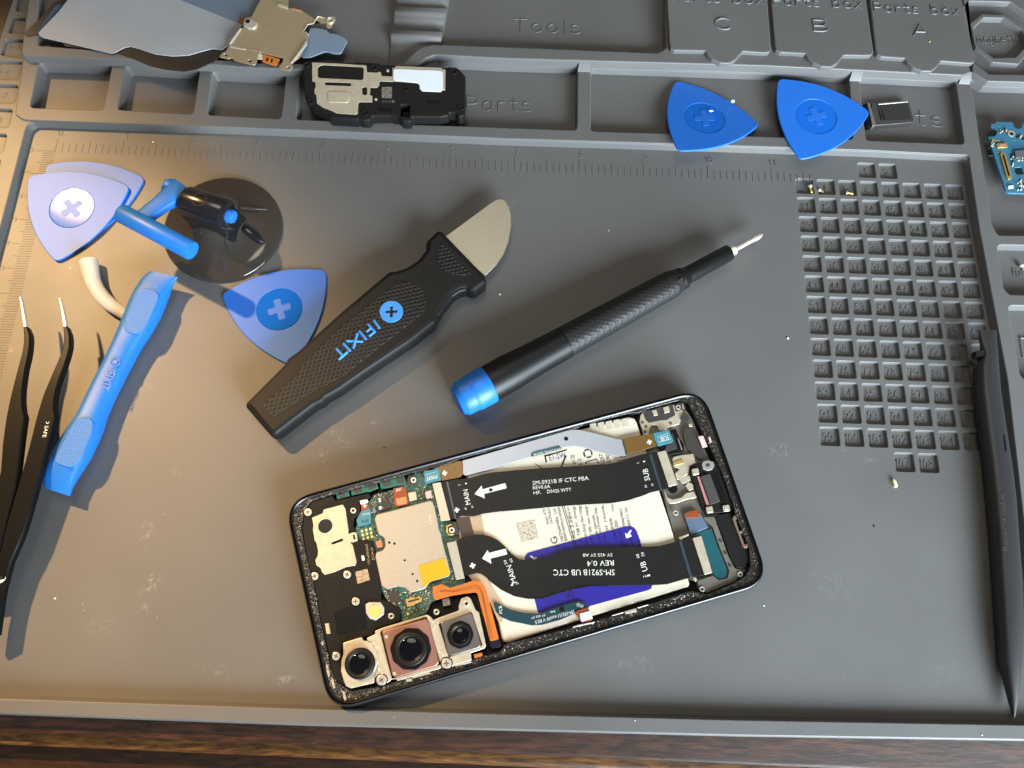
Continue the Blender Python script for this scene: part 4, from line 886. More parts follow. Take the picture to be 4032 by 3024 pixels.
    for k in range(4):
        a = k * math.pi / 2 + .3; ribbon(b, [(cc_.x + 1.35 * math.cos(a + s_ * .2 - .5), cc_.y + 1.35 * math.sin(a + s_ * .2 - .5)) for s_ in range(6)], 5.96, .5, .03)
    b.build('printed_mark', BPRINT, bat)
    for k in range(5): P2('foil_tab', mat('foil_pattern', S(206, 198, 176), .4) if k == 0 else bpy.data.materials['foil_pattern'], [D(60 + k * 86, 470 - k * 14), D(130 + k * 86, 455 - k * 14), D(140 + k * 86, 560 - k * 18), D(75 + k * 86, 560 - k * 14)], 5.96, r=.25)
    # ---------------- upper plastic cover
    cover = [A(250, 560), A(268, 430), A(345, 345), A(575, 275), A(615, 335), A(980, 250), A(990, 300), A(900, 340), A(870, 360), A(880, 480), A(820, 520), A(800, 600), A(830, 650), A(850, 760), A(1020, 770), A(1045, 880), A(1110, 1300), A(1110, 1410), A(1170, 1430), B(1170, 350), B(1180, 470), B(930, 560), B(900, 620), B(620, 680), B(600, 740), B(600, 850), B(595, 960), B(640, 1110), B(540, 1060), B(500, 950), B(470, 760), B(390, 450), B(330, 100), A(300, 980), A(240, 620)]
    P('plastic_cover', BLACKM, cover, 6.3, 2.4, r=.5, bev=.25)
    cv = bpy.data.objects['plastic_cover']
    Q = lambda name, m_, pts, z, th=.25, c=ID, r=.3, **k: plate(cv, name, m_, pts, z, th, c, r, **k)
    Q('raised_rim', BLACKM, [B(360, 90), B(560, 60), B(600, 130), B(640, 300), B(430, 360)], 6.45, .3, r=.6, bev=.15)
    Q('glossy_patch', UNDER, [B(530, 385), B(700, 325), B(790, 312), B(818, 340), B(850, 555), B(560, 620)], 6.42, .2, r=.6)
    Q('pale_plate', CREAM, [A(352, 522), A(470, 475), A(482, 432), A(690, 377), A(720, 425), A(738, 560), A(752, 650), A(750, 700), A(800, 680), A(838, 680), A(852, 768), A(800, 790), A(768, 782), A(800, 822), A(840, 1000), A(828, 1042), A(720, 1060), A(600, 1112), A(492, 1145), A(462, 1112), A(448, 1070), A(402, 1040), A(390, 985), A(415, 940), A(420, 880), A(400, 790), A(383, 770), A(363, 650), A(370, 600)], 6.62, .3, r=.3, bev=.1,
      holes=[[A(562, 805), A(572, 785), A(680, 748), A(696, 760), A(690, 775), A(585, 812)], [A(798, 708), A(815, 700), A(830, 755), A(812, 760)]])
    c0 = U(*A(500, 612), 6.7); b = MB(); b.disc((c0.x, c0.y), 2.75, 6.5, 6.85, 40, .1, rin=2.3); b.build('lens_ring', BRIGHT, cv); b = MB(); b.disc((c0.x, c0.y), 2.3, 6.4, 6.72, 40, .15); b.build('front_camera_back', mat('dark_lens_cap', S(44, 42, 40), .25, .3), cv)
    Q('printed_patch', CODE, [A(825, 1110), A(960, 1075), A(985, 1200), A(850, 1243)], 6.34, r=.05)
    txt(cv, 'printed_text', CODE, 'LM/ABSPVA01', A(935, 815), A(962, 1030), 10, 6.36); txt(cv, 'printed_text', CODE, 'ATS4211Z', A(990, 850), A(1010, 985), 10, 6.36)
    Q('small_window', WPRINT, [A(890, 930), A(920, 930), A(932, 985), A(900, 990)], 6.36, r=.3)
    Q('side_contact', CREAM, [B(440, 505), B(478, 500), B(495, 600), B(455, 605)], 6.6, .3, r=.2)
    # ---------------- logic board
    board = [A(1240, 215), A(1390, 150), A(1400, 40), A(1500, 10), A(1600, 20), A(1740, 130), A(1860, 560), A(1960, 570), A(1990, 740), A(1930, 790), A(2020, 1200), A(2000, 1300), A(1660, 1440), A(1600, 1560), A(1330, 1660), A(1180, 1440), A(1110, 1300), A(1045, 880), A(1020, 770), A(850, 760), A(830, 640), A(890, 480), A(980, 340), A(1040, 270)]
    P('circuit_board', PCB, board, 5.5, 1.0, r=.5, bev=.05); bd = bpy.data.objects['circuit_board']
    Z = lambda name, m_, pts, z, th=.3, c=ID, r=.2, **k: plate(bd, name, m_, pts, z, th, c, r, **k)
    Z('shield_can', SHIELD, [A(1050, 500), A(1070, 482), A(1200, 450), A(1640, 333), A(1668, 345), A(1690, 400), A(1735, 640), A(1762, 700), A(1775, 780), A(1862, 1110), A(1850, 1155), A(1640, 1222), A(1610, 1255), A(1590, 1292), A(1430, 1336), A(1400, 1315), A(1370, 1282), A(1280, 1270), A(1170, 1300), A(1112, 1262), A(1044, 950), A(1052, 900), A(1130, 875), A(1152, 835), A(1142, 745), A(1112, 720), A(1078, 700), A(1036, 540)], 6.55, 1.0, r=.5, bev=.25)
    Z('yellow_label', YELL, [A(1510, 1042), A(1800, 962), A(1855, 1130), A(1850, 1152), A(1640, 1218), A(1605, 1255), A(1570, 1278)], 6.62, .08, r=.15, bev=.03)
    for x, y, r_ in ((1197, 792, .42), (1253, 803, .42), (1365, 985, .36), (1450, 1135, .36), (1500, 1210, .42)):
        c0 = U(*A(x, y), 6.57); b = MB(); b.disc((c0.x, c0.y), r_, 6.5, 6.57, 12, .02); b.build('vent_hole', UNDER, bd)
    for s_, x, y, x1, y1 in (('LT95', 1665, 585, 1650, 490),): txt(bd, 'printed_text', WPRINT, s_, A(x, y), A(x1, y1), 9, 6.58)
    for pts in ([(1120, 350), (1190, 330), (1222, 410), (1138, 438)], [(1060, 400), (1110, 385), (1130, 440), (1075, 460)], [(1150, 270), (1200, 255), (1215, 310), (1160, 322)]): Z('chip', mat('chip_epoxy', S(60, 54, 48), .5) if 'chip_epoxy' not in bpy.data.materials else bpy.data.materials['chip_epoxy'], [A(*p) for p in pts], 6.1, .6, r=.1)
    CH = bpy.data.materials['chip_epoxy']
    Z('chip', CH, [A(1182, 1345), A(1290, 1310), A(1325, 1420), A(1215, 1452)], 6.1, .6, r=.1)
    Z('pale_component', CREAM, [A(1400, 250), A(1482, 235), A(1498, 320), A(1415, 345)], 6.1, .6); Z('pale_component', PINKM, [A(1585, 238), A(1650, 222), A(1662, 300), A(1600, 317)], 6.1, .6)
    Z('pale_component', PINKM, [A(1075, 310), A(1100, 302), A(1108, 345), A(1085, 352)], 6.1, .6); Z('pale_component', PAPERW, [A(1080, 400), A(1110, 392), A(1115, 425), A(1088, 432)], 6.2, .6); Z('pale_component', BGREY, [A(1010, 430), A(1045, 420), A(1055, 465), A(1018, 475)], 6.1, .6)
    Z('copper_component', COPPER, [A(1045, 782), A(1110, 757), A(1128, 830), A(1115, 845), A(1065, 852)], 6.1, .6)
    for i in range(3):
        for j in range(3):
            x, y = 898 + i * 46 + j * 9, 668 - i * 12 + j * 42; Z('gold_pad', PAD, [A(x - 14, y - 12), A(x + 11, y - 18), A(x + 15, y + 10), A(x - 10, y + 15)], 5.62, .12, r=.1, bev=.03)
    Z('gold_connector', GOLD, [A(1372, 1412), A(1470, 1385), A(1475, 1400), A(1530, 1370), A(1550, 1432), A(1480, 1455), A(1475, 1470), A(1392, 1492)], 6.1, .5, r=.1); Z('connector_slot', CH, [A(1400, 1428), A(1520, 1395), A(1526, 1412), A(1406, 1448)], 6.14, .1, r=.05, bev=.02)
    Z('printed_patch', CODEG, [A(1770, 1412), A(1850, 1390), A(1865, 1470), A(1785, 1490)], 5.9, .3, r=.05)
    Z('pale_component', PAD, [A(1385, 1555), A(1412, 1552), A(1416, 1582), A(1390, 1585)], 5.9, .3)
    # many tiny surface-mount parts
    def smd(poly, n, seed, mats):
        r2 = random.Random(seed); L_ = [px([A(*p) for p in poly], 5.5)][0]; xs = [p[0] for p in L_]; ys = [p[1] for p in L_]
        d = (U(*A(1640, 335), 5) - U(*A(1060, 490), 5)).normalized(); bs = [MB() for _ in mats]; k = 0
        while k < n:
            p = (r2.uniform(min(xs), max(xs)), r2.uniform(min(ys), max(ys)))
            if not inside(p, L_): n -= .2; continue
            k += 1; i = r2.randrange(len(mats)); sx, sy = r2.choice([(.42, .22), (.22, .42), (.3, .3), (.6, .3), (.18, .3)]); bs[i].box(p, d, sx, sy, 5.45, 5.62 + r2.random() * .25)
        for b_, m_ in zip(bs, mats):
            if b_.v: o = b_.build('surface_components', m_, bd, smooth=False); o['kind'] = 'stuff'
    MS = [mat('smd_cream', S(226, 212, 186), .45), mat('smd_dark', S(34, 30, 26), .5), mat('smd_tan', S(160, 136, 100), .45)]
    for i, (pl, n) in enumerate((([(985, 320), (1060, 262), (1240, 225), (1262, 400), (1010, 470)], 90), ([(1490, 200), (1655, 155), (1700, 320), (1520, 340)], 70), ([(1150, 1320), (1290, 1285), (1400, 1340), (1640, 1270), (1640, 1500), (1400, 1560), (1200, 1510)], 190), ([(1010, 600), (1045, 590), (1090, 720), (1110, 760), (1040, 790)], 26), ([(1690, 360), (1720, 355), (1800, 640), (1760, 660)], 18), ([(1770, 800), (1800, 795), (1900, 1180), (1875, 1200)], 24))): smd(pl, n, 11 + i, MS)
    for pts, c_ in (([(1145, 1500 - 150), (1180, 1340), (1215, 1452), (1185, 1462)], A),): Z('component_row', MS[0], [c_(*p) for p in pts], 5.7, .2, r=.05) if False else None
    # green antenna board along the long side
    for pts, dk in (([(612, 256), (748, 214), (768, 285), (632, 325)], [(640, 255), (700, 236), (722, 290), (660, 310)]), ([(775, 200), (1055, 133), (1078, 198), (985, 238), (785, 280)], [(800, 198), (885, 178), (905, 240), (820, 262)]), ([(1085, 120), (1350, 53), (1386, 140), (1350, 172), (1108, 206)], [(1115, 118), (1205, 98), (1228, 165), (1130, 185)])):
        o = plate(t, 'antenna_board', GREEN, [A(*p) for p in pts], 6.0, .6, r=.2, bev=.1); plate(o, 'dark_window', DGREY, [A(*p) for p in dk], 6.04, .06, r=.5, bev=.02)
    P('dark_window', DGREY, [A(950, 160), A(1040, 140), A(1060, 195), A(970, 215)], 6.04, .06, bev=.02); P('dark_window', DGREY, [A(1265, 75), A(1340, 58), A(1370, 130), A(1285, 150)], 6.04, .06, bev=.02)
    # ---------------- small flexes on the upper end
    P('orange_flex', RED, [A(1240, 200), A(1370, 178), A(1398, 280), A(1408, 375), A(1280, 402), A(1256, 390), A(1245, 280)], 6.3, .2, r=.3); P('flex_window', mat('pale_orange', S(214, 142, 96), .45), [A(1262, 315), A(1380, 290), A(1390, 365), A(1285, 385)], 6.33, .05, bev=.02)
    txt(t, 'printed_text', WPRINT, 'ANT', A(1270, 240), A(1335, 225), 12, 6.34)
    P('teal_connector', TEALL, [A(892, 445), A(990, 420), A(1000, 572), A(985, 585), A(865, 618), A(850, 600), A(838, 545)], 6.4, .3, r=.3); txt(t, 'printed_text', mat('dark_teal_print', S(28, 60, 66), .5), 'EMA', A(965, 535), A(885, 550), 12, 6.44); txt(t, 'printed_text', WPRINT, '42181', A(985, 462), A(905, 475), 8, 6.44)
    P('red_flex', RED, [A(888, 375), A(962, 352), A(978, 422), A(890, 443)], 6.45, .2); P('white_tab', PAPERW, [A(875, 342), A(880, 332), A(955, 320), A(970, 352), A(882, 378)], 6.7, .3)
    def plus(x, y, s_, c_, z, par=t):
        c0 = U(*c_(x, y), z); b = MB(); a_ = .27; k = s_
        b.slab([(c0.x + p[0], c0.y + p[1]) for p in [(q[0] * math.cos(a_) - q[1] * math.sin(a_), q[0] * math.sin(a_) + q[1] * math.cos(a_)) for q in [(k * m1, k * m2) for m1, m2 in ((.35, .35), (.35, 1), (-.35, 1), (-.35, .35), (-1, .35), (-1, -.35), (-.35, -.35), (-.35, -1), (.35, -1), (.35, -.35), (1, -.35), (1, .35))]]], z - .03, z, .01, seg=1); b.build('printed_plus', WPRINT, par)
    plus(930, 393, .55, A, 6.48)
    # ---------------- flash
    P('flash_module', MILKY, [A(935, 1465), A(975, 1440), A(1100, 1440), A(1140, 1500), A(1138, 1575), A(1050, 1640), A(985, 1622), A(942, 1560)], 7.0, .9, r=.5, bev=.2)
    c0 = U(*A(1040, 1540), 7.1); b = MB(); b.disc((c0.x, c0.y), 2.1, 6.9, 7.1, 28, .1); b.build('flash_lens', EMBER, t)
    # ---------------- screws and bosses
    def screw(x, y, c_, z, r_=1.25):
        c0 = U(*c_(x, y), z); b = MB(); b.disc((c0.x, c0.y), r_, z - .4, z, 24, .12, rin=0); s0 = b.build('screw', BRIGHT, t)
        a0 = random.random() * 2; b = MB(); b.slab([(c0.x + p[0], c0.y + p[1]) for p in cross_loop(r_ * .55, .25, a0)], z - .05, z + .015, .01, seg=1); b.build('cross_slot', mat('slot_dark', S(96, 88, 78), .5) if 'slot_dark' not in bpy.data.materials else bpy.data.materials['slot_dark'], s0)
        b = MB(); b.disc((c0.x, c0.y), r_ * 1.35, z - .8, z - .28, 24, .1, rin=r_ * 1.05); b.build('seat_ring', UNDER, s0)
    for x, y in ((310, 460), (383, 1157), (737, 1140), (830, 1433)): screw(x, y, A, 6.7)
    screw(548, 820, B, 6.9); screw(987, 1052, B, 7.6, 1.5); screw(1617, 890, B, 7.6, 1.5)
    def boss(x, y, c_, z, r_=.95, pad=None):
        c0 = U(*c_(x, y), z)
        b = MB(); b.disc((c0.x, c0.y), r_, z - .6, z, 20, .1, rin=r_ * .45); bb = b.build('threaded_post', BRIGHT, t); b = MB(); b.disc((c0.x, c0.y), r_ * .46, z - .6, z - .25, 12, .02); b.build('post_hole', UNDER, bb)
    P('post_bracket', DGREY, [A(1415, 75), A(1490, 55), A(1500, 130), A(1480, 158), A(1400, 185), A(1390, 120)], 6.3, .5, r=.4); boss(1460, 110, A, 6.7)
    P('post_bracket', BLACKM, [A(725, 375), A(850, 345), A(880, 380), A(875, 490), A(760, 520), A(745, 500)], 6.45, .4, r=.4); boss(803, 443, A, 6.8)
    P('post_bracket', GOLD, [A(1815, 610), A(1860, 590), A(1900, 600), A(1905, 715), A(1850, 718), A(1815, 680)], 6.3, .3, r=.6); P('post_bracket', DGREY, [A(1830, 620), A(1930, 580), A(1960, 720), A(1890, 700), A(1840, 700)], 6.36, .3, r=.5); boss(1877, 656, A, 6.7)
    P('post_bracket', BLACKM, [A(1150, 1555), A(1290, 1510), A(1320, 1640), A(1170, 1690)], 6.5, .5, r=.6); boss(1217, 1592, A, 6.8)
    boss(1520, 392, B, 6.8)
    # ---------------- cameras
    br = [B(845, 645), B(925, 607), B(925, 575), B(1010, 540), B(1430, 415), B(1468, 440), B(1490, 470), B(1560, 440), B(1735, 378), B(1735, 330), B(1760, 262), B(1820, 240), B(1850, 260), B(1900, 372), B(1930, 392), B(2000, 715), B(1985, 745), B(1852, 790), B(1860, 860), B(1690, 912), B(1640, 942), B(1570, 932), B(1540, 947), B(1400, 987), B(1140, 1062), B(1130, 1040), B(1080, 1050), B(1020, 1102), B(960, 1102), B(930, 1050), B(920, 980), B(960, 870), B(950, 790), B(915, 720), B(880, 680), B(850, 670)]
    cb = P('camera_bracket', CREAM, br, 7.3, .8, r=.3, bev=.18, holes=[[B(975, 585), B(1425, 440), B(1562, 900), B(1088, 1040)], [B(1540, 505), B(1860, 395), B(1965, 715), B(1640, 830)]])
    P('camera_bay', UNDER, [B(960, 570), B(1860, 380), B(1980, 740), B(1080, 1050)], 6.2, .8)
    for x, y in ((927, 712), (983, 965), (1497, 512), (1567, 798)):
        c0 = U(*B(x, y), 7.4); b = MB(); b.disc((c0.x, c0.y), .95, 7.2, 7.4, 20, .05, rin=.72); b.build('rivet', BRIGHT, cb)
    boss(1810, 310, B, 7.6, 1.1)
    def cam(name, base, m_, z, cx, cy, R1, R2, oct_, label, ctr_r):
        bp = plate(t, 'camera_module', m_, [B(*p) for p in base], z, 2.2, r=.7, bev=.3); bp['label'] = label
        c0 = U(*B(cx, cy), z)
        l = [(c0.x + R1 * (1 + (.02 * math.cos(a * oct_))) * math.cos(a), c0.y + R1 * (1 + (.02 * math.cos(a * oct_))) * math.sin(a)) for a in [2 * math.pi * k / 72 for k in range(72)]]
        b = MB(); b.slab(l, z - .3, z + .35, .15, seg=2); b.build('lens_collar', UNDER, bp)
        b = MB(); pr = [(R2, z + .2), (R2, z + 1.3), (R2 * .96, z + 1.55), (R2 * .82, z + 1.62), (R2 * .72, z + 1.2), (R2 * .55, z + .95), (ctr_r, z + .9)]
        n = 48
        for r_, z_ in pr:
            for k in range(n): a = 2 * math.pi * k / n; b.v.append((c0.x + r_ * math.cos(a), c0.y + r_ * math.sin(a), z_))
        for i in range(len(pr) - 1):
            for k in range(n): b.f.append((i * n + k, i * n + (k + 1) % n, (i + 1) * n + (k + 1) % n, (i + 1) * n + k))
        b.build('lens_barrel', LENSR, bp, sharp=50)
        b = MB(); o = 0; R3 = R2 * .7; m2 = 6
        for i in range(m2 + 1):
            q = math.pi / 2 * i / m2
            for k in range(n): a = 2 * math.pi * k / n; b.v.append((c0.x + R3 * math.cos(q) * math.cos(a), c0.y + R3 * math.cos(q) * math.sin(a), z + 1.05 + .45 * math.sin(q)))
        for i in range(m2):
            for k in range(n): b.f.append((i * n + k, i * n + (k + 1) % n, (i + 1) * n + (k + 1) % n, (i + 1) * n + k))
        b.build('lens', LENS, bp, sharp=80)
    cam('left', [(612, 690), (800, 632), (812, 668), (850, 672), (900, 690), (935, 740), (952, 800), (958, 870), (920, 975), (918, 1080), (690, 1133), (640, 1110), (620, 1060), (592, 960), (600, 860), (618, 800)], CREAM, 7.5, 780, 890, 4.6, 4.45, 0, 'small camera in a pale plate at the corner', .8)
    cam('main', [(992, 592), (1010, 572), (1420, 456), (1448, 478), (1544, 880), (1520, 913), (1130, 1028), (1092, 1008)], PINK, 8.2, 1272, 748, 6.2, 5.1, 10, 'largest camera, set in a rosy square plate', 1.0)
    cam('right', [(1556, 497), (1580, 482), (1850, 400), (1874, 414), (1950, 705), (1935, 738), (1655, 820), (1630, 802)], SILV, 8.0, 1750, 612, 4.1, 3.35, 8, 'camera in a silver square plate nearest the battery', .8)
    b = MB(); c0 = U(*B(1015, 640), 8.2)
    for x, y in ((1035, 633), (1113, 990)): q = U(*B(x, y), 8.25); b.disc((q.x, q.y), .55, 8.1, 8.3, 12, .05)
    b.build('solder_dot', BRIGHT, t)
    P('frame_clip', BRIGHT, [B(1280, 1020), B(1460, 975), B(1462, 990), B(1284, 1036)], 7.3, .4, r=.1); P('frame_clip', BRIGHT, [B(1698, 905), B(1855, 868), B(1858, 882), B(1702, 920)], 7.3, .4, r=.1); P('frame_clip', BRIGHT, [B(1222, 1045), B(1280, 1035), B(1282, 1062), B(1228, 1070)], 7.3, .4, r=.1)
    P('side_flex', ORANGE, [B(1880, 805), B(1960, 785), B(1968, 818), B(1890, 840)], 7.2, .3, r=.1)
    # ---------------- cables
    # orange L-shaped flex
    of = P('orange_cable', ORANGE, [E(10, 720), E(108, 690), E(200, 732), E(330, 695), E(440, 655), E(505, 655), E(550, 680), E(582, 725), E(600, 780), E(732, 1290), E(638, 1314), E(512, 850), E(498, 800), E(478, 782), E(440, 785), E(320, 800), E(200, 822), E(100, 850), E(30, 866), E(10, 800)], 7.1, .16, r=.5, bev=.05)
    b = MB()
    for k in range(3):
        of_ = k * 16; pts = [E(90, 765 + of_ * .4), E(150, 752 + of_ * .5), E(220, 765 + of_ * .5), E(400, 715 + of_), E(490, 700 + of_), E(530, 730 + of_), E(548 - of_ * .3 + 6, 790), E(640 - of_ + 45 - 16, 1285)]
        ribbon(b, [U(*p, 7.1).xy for p in pts], 7.1, .16, .03)
    b.build('copper_traces', ORAND, of)
    P('cable_end', mat('violet_black', S(24, 16, 40), .3), [E(634, 1316), E(735, 1290), E(752, 1350), E(735, 1380), E(660, 1395), E(640, 1370)], 6.9, .5, r=.3)
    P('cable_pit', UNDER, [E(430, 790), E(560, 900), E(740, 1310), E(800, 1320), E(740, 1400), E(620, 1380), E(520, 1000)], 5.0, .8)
    # teal flex with lettering
    tf = P('teal_cable', TEALD, [E(668, 868), E(780, 932), E(870, 972), E(1000, 1002), E(1160, 1014), E(1400, 930), E(1560, 884), E(1620, 876), E(1672, 898), E(1712, 948), E(1600, 985), E(1550, 1015), E(1400, 1080), E(1200, 1135), E(1090, 1140), E(850, 1092), E(740, 1042), E(700, 992)], 6.6, .16, r=.7, bev=.05)
    T = lambda s, a, e, h, c_, z, m_=WPRINT, par=t: txt(par, 'printed_text', m_, s, c_(*a), c_(*e), h, z)
    T('PCB', (770, 1010), (762, 925), 12, E, 6.64, par=tf); T('SM-S921U mmW V R0.5', (1545, 972), (1120, 1092), 13, E, 6.64, par=tf); T('SY 422 SY', (1235, 1015), (1078, 1050), 8, E, 6.64, par=tf); T('B44', (1340, 975), (1290, 985), 8, E, 6.64, par=tf); T('MOD', (1655, 920), (1580, 895), 12, E, 6.64, par=tf)
    c0 = U(*E(1418, 962), 6.66); b = MB(); b.disc((c0.x, c0.y), .8, 6.6, 6.65, 16, .01); b.build('locating_hole', UNDER, tf)
    P('cable_fold', RED, [E(1555, 1005), E(1600, 972), E(1702, 942), E(1752, 1065), E(1750, 1085), E(1640, 1110)], 6.9, .25, r=.3); P('white_tab', PAPERW, [E(1610, 1012), E(1716, 984), E(1752, 1058), E(1752, 1066), E(1625, 1100)], 7.1, .3, r=.2)
    P('frame_clip', BRIGHT, [E(1530, 1155), E(1600, 1132), E(1770, 1100), E(1772, 1112), E(1610, 1150), E(1540, 1165)], 7.1, .3, r=.1); P('frame_clip', CREAM, [G(438, 1405), G(562, 1368), G(576, 1395), G(560, 1408), G(452, 1434)], 7.2, .4, r=.2); P('frame_clip', BRIGHT, [G(300, 1445), G(425, 1410), G(430, 1420), G(305, 1453)], 7.1, .3, r=.1); P('frame_clip', BRIGHT, [G(580, 1360), G(700, 1325), G(702, 1334), G(584, 1370)], 7.1, .3, r=.1)
    # silver flex across the top of the battery
    sf = P('silver_cable', SILVF, [Cc(332, 452), Cc(420, 430), Cc(1470, 128), Cc(1540, 115), Cc(1615, 118), Cc(1800, 160), Cc(2010, 216), Cc(2080, 226), Cc(2105, 290), Cc(2128, 380), Cc(2100, 402), Cc(2010, 402), Cc(1900, 380), Cc(1650, 305), Cc(1570, 292), Cc(1400, 318), Cc(1080, 412), Cc(650, 540), Cc(365, 616), Cc(340, 596), Cc(342, 500)], 7.0, .16, r=.5, bev=.05)
    c0 = U(*Cc(1463, 213), 7.03); b = MB(); b.disc((c0.x, c0.y), .75, 6.95, 7.03, 16, .01); b.build('locating_hole', UNDER, sf)
    plate(sf, 'teal_tag', TEAL, [Cc(1080, 370), Cc(1110, 352), Cc(1385, 284), Cc(1415, 320), Cc(1400, 330), Cc(1090, 412), Cc(1082, 405)], 7.06, .1, r=.3, bev=.02); T('SM-S921B FRC REV0.4A', (1400, 312), (1105, 378), 10, Cc, 7.1, par=sf)
    b1 = P('bronze_cable', BRONZE, [Cc(70, 530), Cc(290, 455), Cc(330, 460), Cc(345, 500), Cc(340, 600), Cc(310, 632), Cc(110, 672), Cc(95, 600)], 6.85, .16, r=.3, bev=.05); plus(140, 588, .85, Cc, 6.9, b1)
    tm = P('teal_connector', TEALL, [A(1563, 35), A(1600, -5), A(1640, -18), A(1735, -25), A(1752, 60), A(1762, 110), A(1600, 152), A(1578, 130), A(1580, 75)], 6.9, .4, r=.4); T('MAIN', (1708, 48), (1605, 75), 17, A, 6.94, par=tm)
    def frame4(c_, pts, z, par, wd=.16): b = MB(); q = [U(*c_(*p), z).xy for p in pts + [pts[0]]]; ribbon(b, q, z - .02, wd, .03); b.build('printed_box', mat('pale_teal_print', S(190, 226, 222), .5) if 'pale_teal_print' not in bpy.data.materials else bpy.data.materials['pale_teal_print'], par)
    frame4(A, [(1585, 60), (1715, 18), (1725, 82), (1600, 118)], 6.93, tm)
    b2 = P('bronze_cable', BRONZE, [D(418, 635), D(500, 612), D(742, 572), D(768, 640), D(792, 708), D(600, 765), D(468, 802), D(450, 740)], 7.05, .16, r=.3, bev=.05); plus(710, 665, .85, D, 7.1, b2)
    tsb = P('teal_connector', TEALL, [D(745, 572), D(920, 527), D(945, 580), D(972, 655), D(960, 668), D(802, 712), D(775, 650)], 7.1, .4, r=.4); T('SUB', (915, 590), (825, 612), 17, D, 7.14, par=tsb); frame4(D, [(795, 610), (920, 568), (940, 632), (815, 668)], 7.13, tsb)
    P('cable_edge', TEALD, [D(410, 636), D(425, 632), D(472, 800), D(455, 806)], 7.08, .1, r=.05)
    # black flat cables
    f1 = P('black_cable', FLEX, [Cc(105, 688), Cc(250, 655), Cc(330, 650), Cc(420, 640), Cc(560, 600), Cc(660, 580), Cc(900, 558), Cc(1240, 530), Cc(1500, 515), Cc(1900, 490), Cc(2212, 432), D(300, 880), D(480, 840), D(640, 795), D(780, 770), D(900, 755), D(1015, 1135), D(860, 1185), D(720, 1215), D(650, 1245), D(480, 1300), D(300, 1330), D(0, 1345), Cc(1400, 948), Cc(1000, 985), Cc(700, 1010), Cc(560, 1030), Cc(455, 1058), Cc(330, 1055), Cc(250, 1085), Cc(195, 1095)], 6.75, .2, r=.5, bev=.06)
    f2 = P('black_cable', FLEX, [E(262, 222), E(330, 182), E(480, 148), E(560, 152), E(640, 172), E(720, 212), E(800, 282), E(870, 360), E(940, 412), E(1010, 428), E(1130, 430), E(1280, 395), E(1450, 335), E(1600, 298), E(1720, 288), E(2212, 285), G(400, 697), G(700, 697), G(820, 690), G(980, 650), G(1100, 610), G(1190, 585), G(1280, 570), G(1400, 985), G(1300, 1008), G(1180, 1032), G(1110, 1048), G(900, 1108), G(750, 1118), G(0, 1125), E(2000, 705), E(1700, 710), E(1550, 745), E(1200, 850), E(1050, 852), E(900, 822), E(760, 755), E(660, 680), E(590, 615), E(540, 580), E(490, 570), E(365, 602)], 6.75, .2, r=.6, bev=.06)
    P('cable_connector', CREAM, [Cc(5, 702), Cc(98, 686), Cc(202, 1098), Cc(102, 1112)], 7.0, .5, r=.2); P('cable_connector', CREAM, [D(795, 776), D(890, 755), D(1016, 1125), D(922, 1152)], 7.0, .4, r=.2)
    P('cable_connector', mat('grey_stiffener', S(190, 184, 170), .45, .3), [E(163, 242), E(265, 220), E(358, 625), E(265, 648)], 7.0, .5, r=.2); P('cable_connector', CREAM, [G(1180, 605), G(1278, 580), G(1396, 980), G(1310, 1005)], 7.0, .4, r=.2)
    BL_ = mat('bluish_fold', S(58, 66, 78), .2)
    for q, c_ in (([(155, 680), (175, 676), (270, 1085), (250, 1090)], Cc), ([(705, 800), (735, 795), (850, 1180), (825, 1185)], D), ([(1030, 640), (1060, 630), (1180, 1030), (1150, 1035)], G)): P('cable_crease', BL_, [c_(*p) for p in q], 6.82, .1, r=.1, bev=.05)
    T('SM-S921B IF CTC PBA', (1100, 718), (1710, 663), 15.5, Cc, 6.78, par=f1); T('REV0.6A', (1103, 766), (1290, 750), 13.5, Cc, 6.78, par=f1); T('HF.', (1110, 822), (1190, 815), 13.5, Cc, 6.78, par=f1); T('DS425 WTT', (1258, 808), (1520, 785), 13.5, Cc, 6.78, par=f1)
    T('MAIN', (425, 925), (390, 762), 20, Cc, 6.78, par=f1); T('2', (312, 722), (308, 708), 8, Cc, 6.78, par=f1); T('1', (385, 705), (382, 694), 8, Cc, 6.78, par=f1); T('60', (380, 985), (375, 960), 8, Cc, 6.78, par=f1); T('59', (455, 965), (450, 940), 8, Cc, 6.78, par=f1)
    T('SUB', (718, 1080), (690, 952), 21, D, 6.78, par=f1); T('2', (598, 898), (594, 884), 8, D, 6.78, par=f1); T('1', (665, 880), (662, 868), 8, D, 6.78, par=f1); T('60', (686, 1160), (680, 1132), 9, D, 6.78, par=f1); T('59', (758, 1140), (752, 1115), 9, D, 6.78, par=f1)
    T('SM-S921B UB CTC', (1990, 532), (1325, 534), 22, E, 6.78, par=f2); T('REV 0.4', (1980, 430), (1690, 440), 20, E, 6.78, par=f2); T('SY 425 SY A8', (1965, 355), (1645, 360), 12, E, 6.78, par=f2)
    T('MAIN', (925, 672), (865, 478), 20, E, 6.78, par=f2); T('1', (890, 705), (886, 690), 10, E, 6.78, par=f2); T('2', (948, 692), (942, 672), 10, E, 6.78, par=f2); T('59', (825, 470), (810, 425), 11, E, 6.78, par=f2); T('60', (885, 450), (870, 408), 11, E, 6.78, par=f2)
    T('UB', (692, 958), (665, 855), 22, G, 6.78, par=f2); T('60', (605, 820), (595, 775), 12, G, 6.78, par=f2); T('59', (660, 800), (650, 757), 12, G, 6.78, par=f2); T('2', (678, 1030), (672, 1008), 12, G, 6.78, par=f2); T('1', (720, 1015), (714, 998), 12, G, 6.78, par=f2)
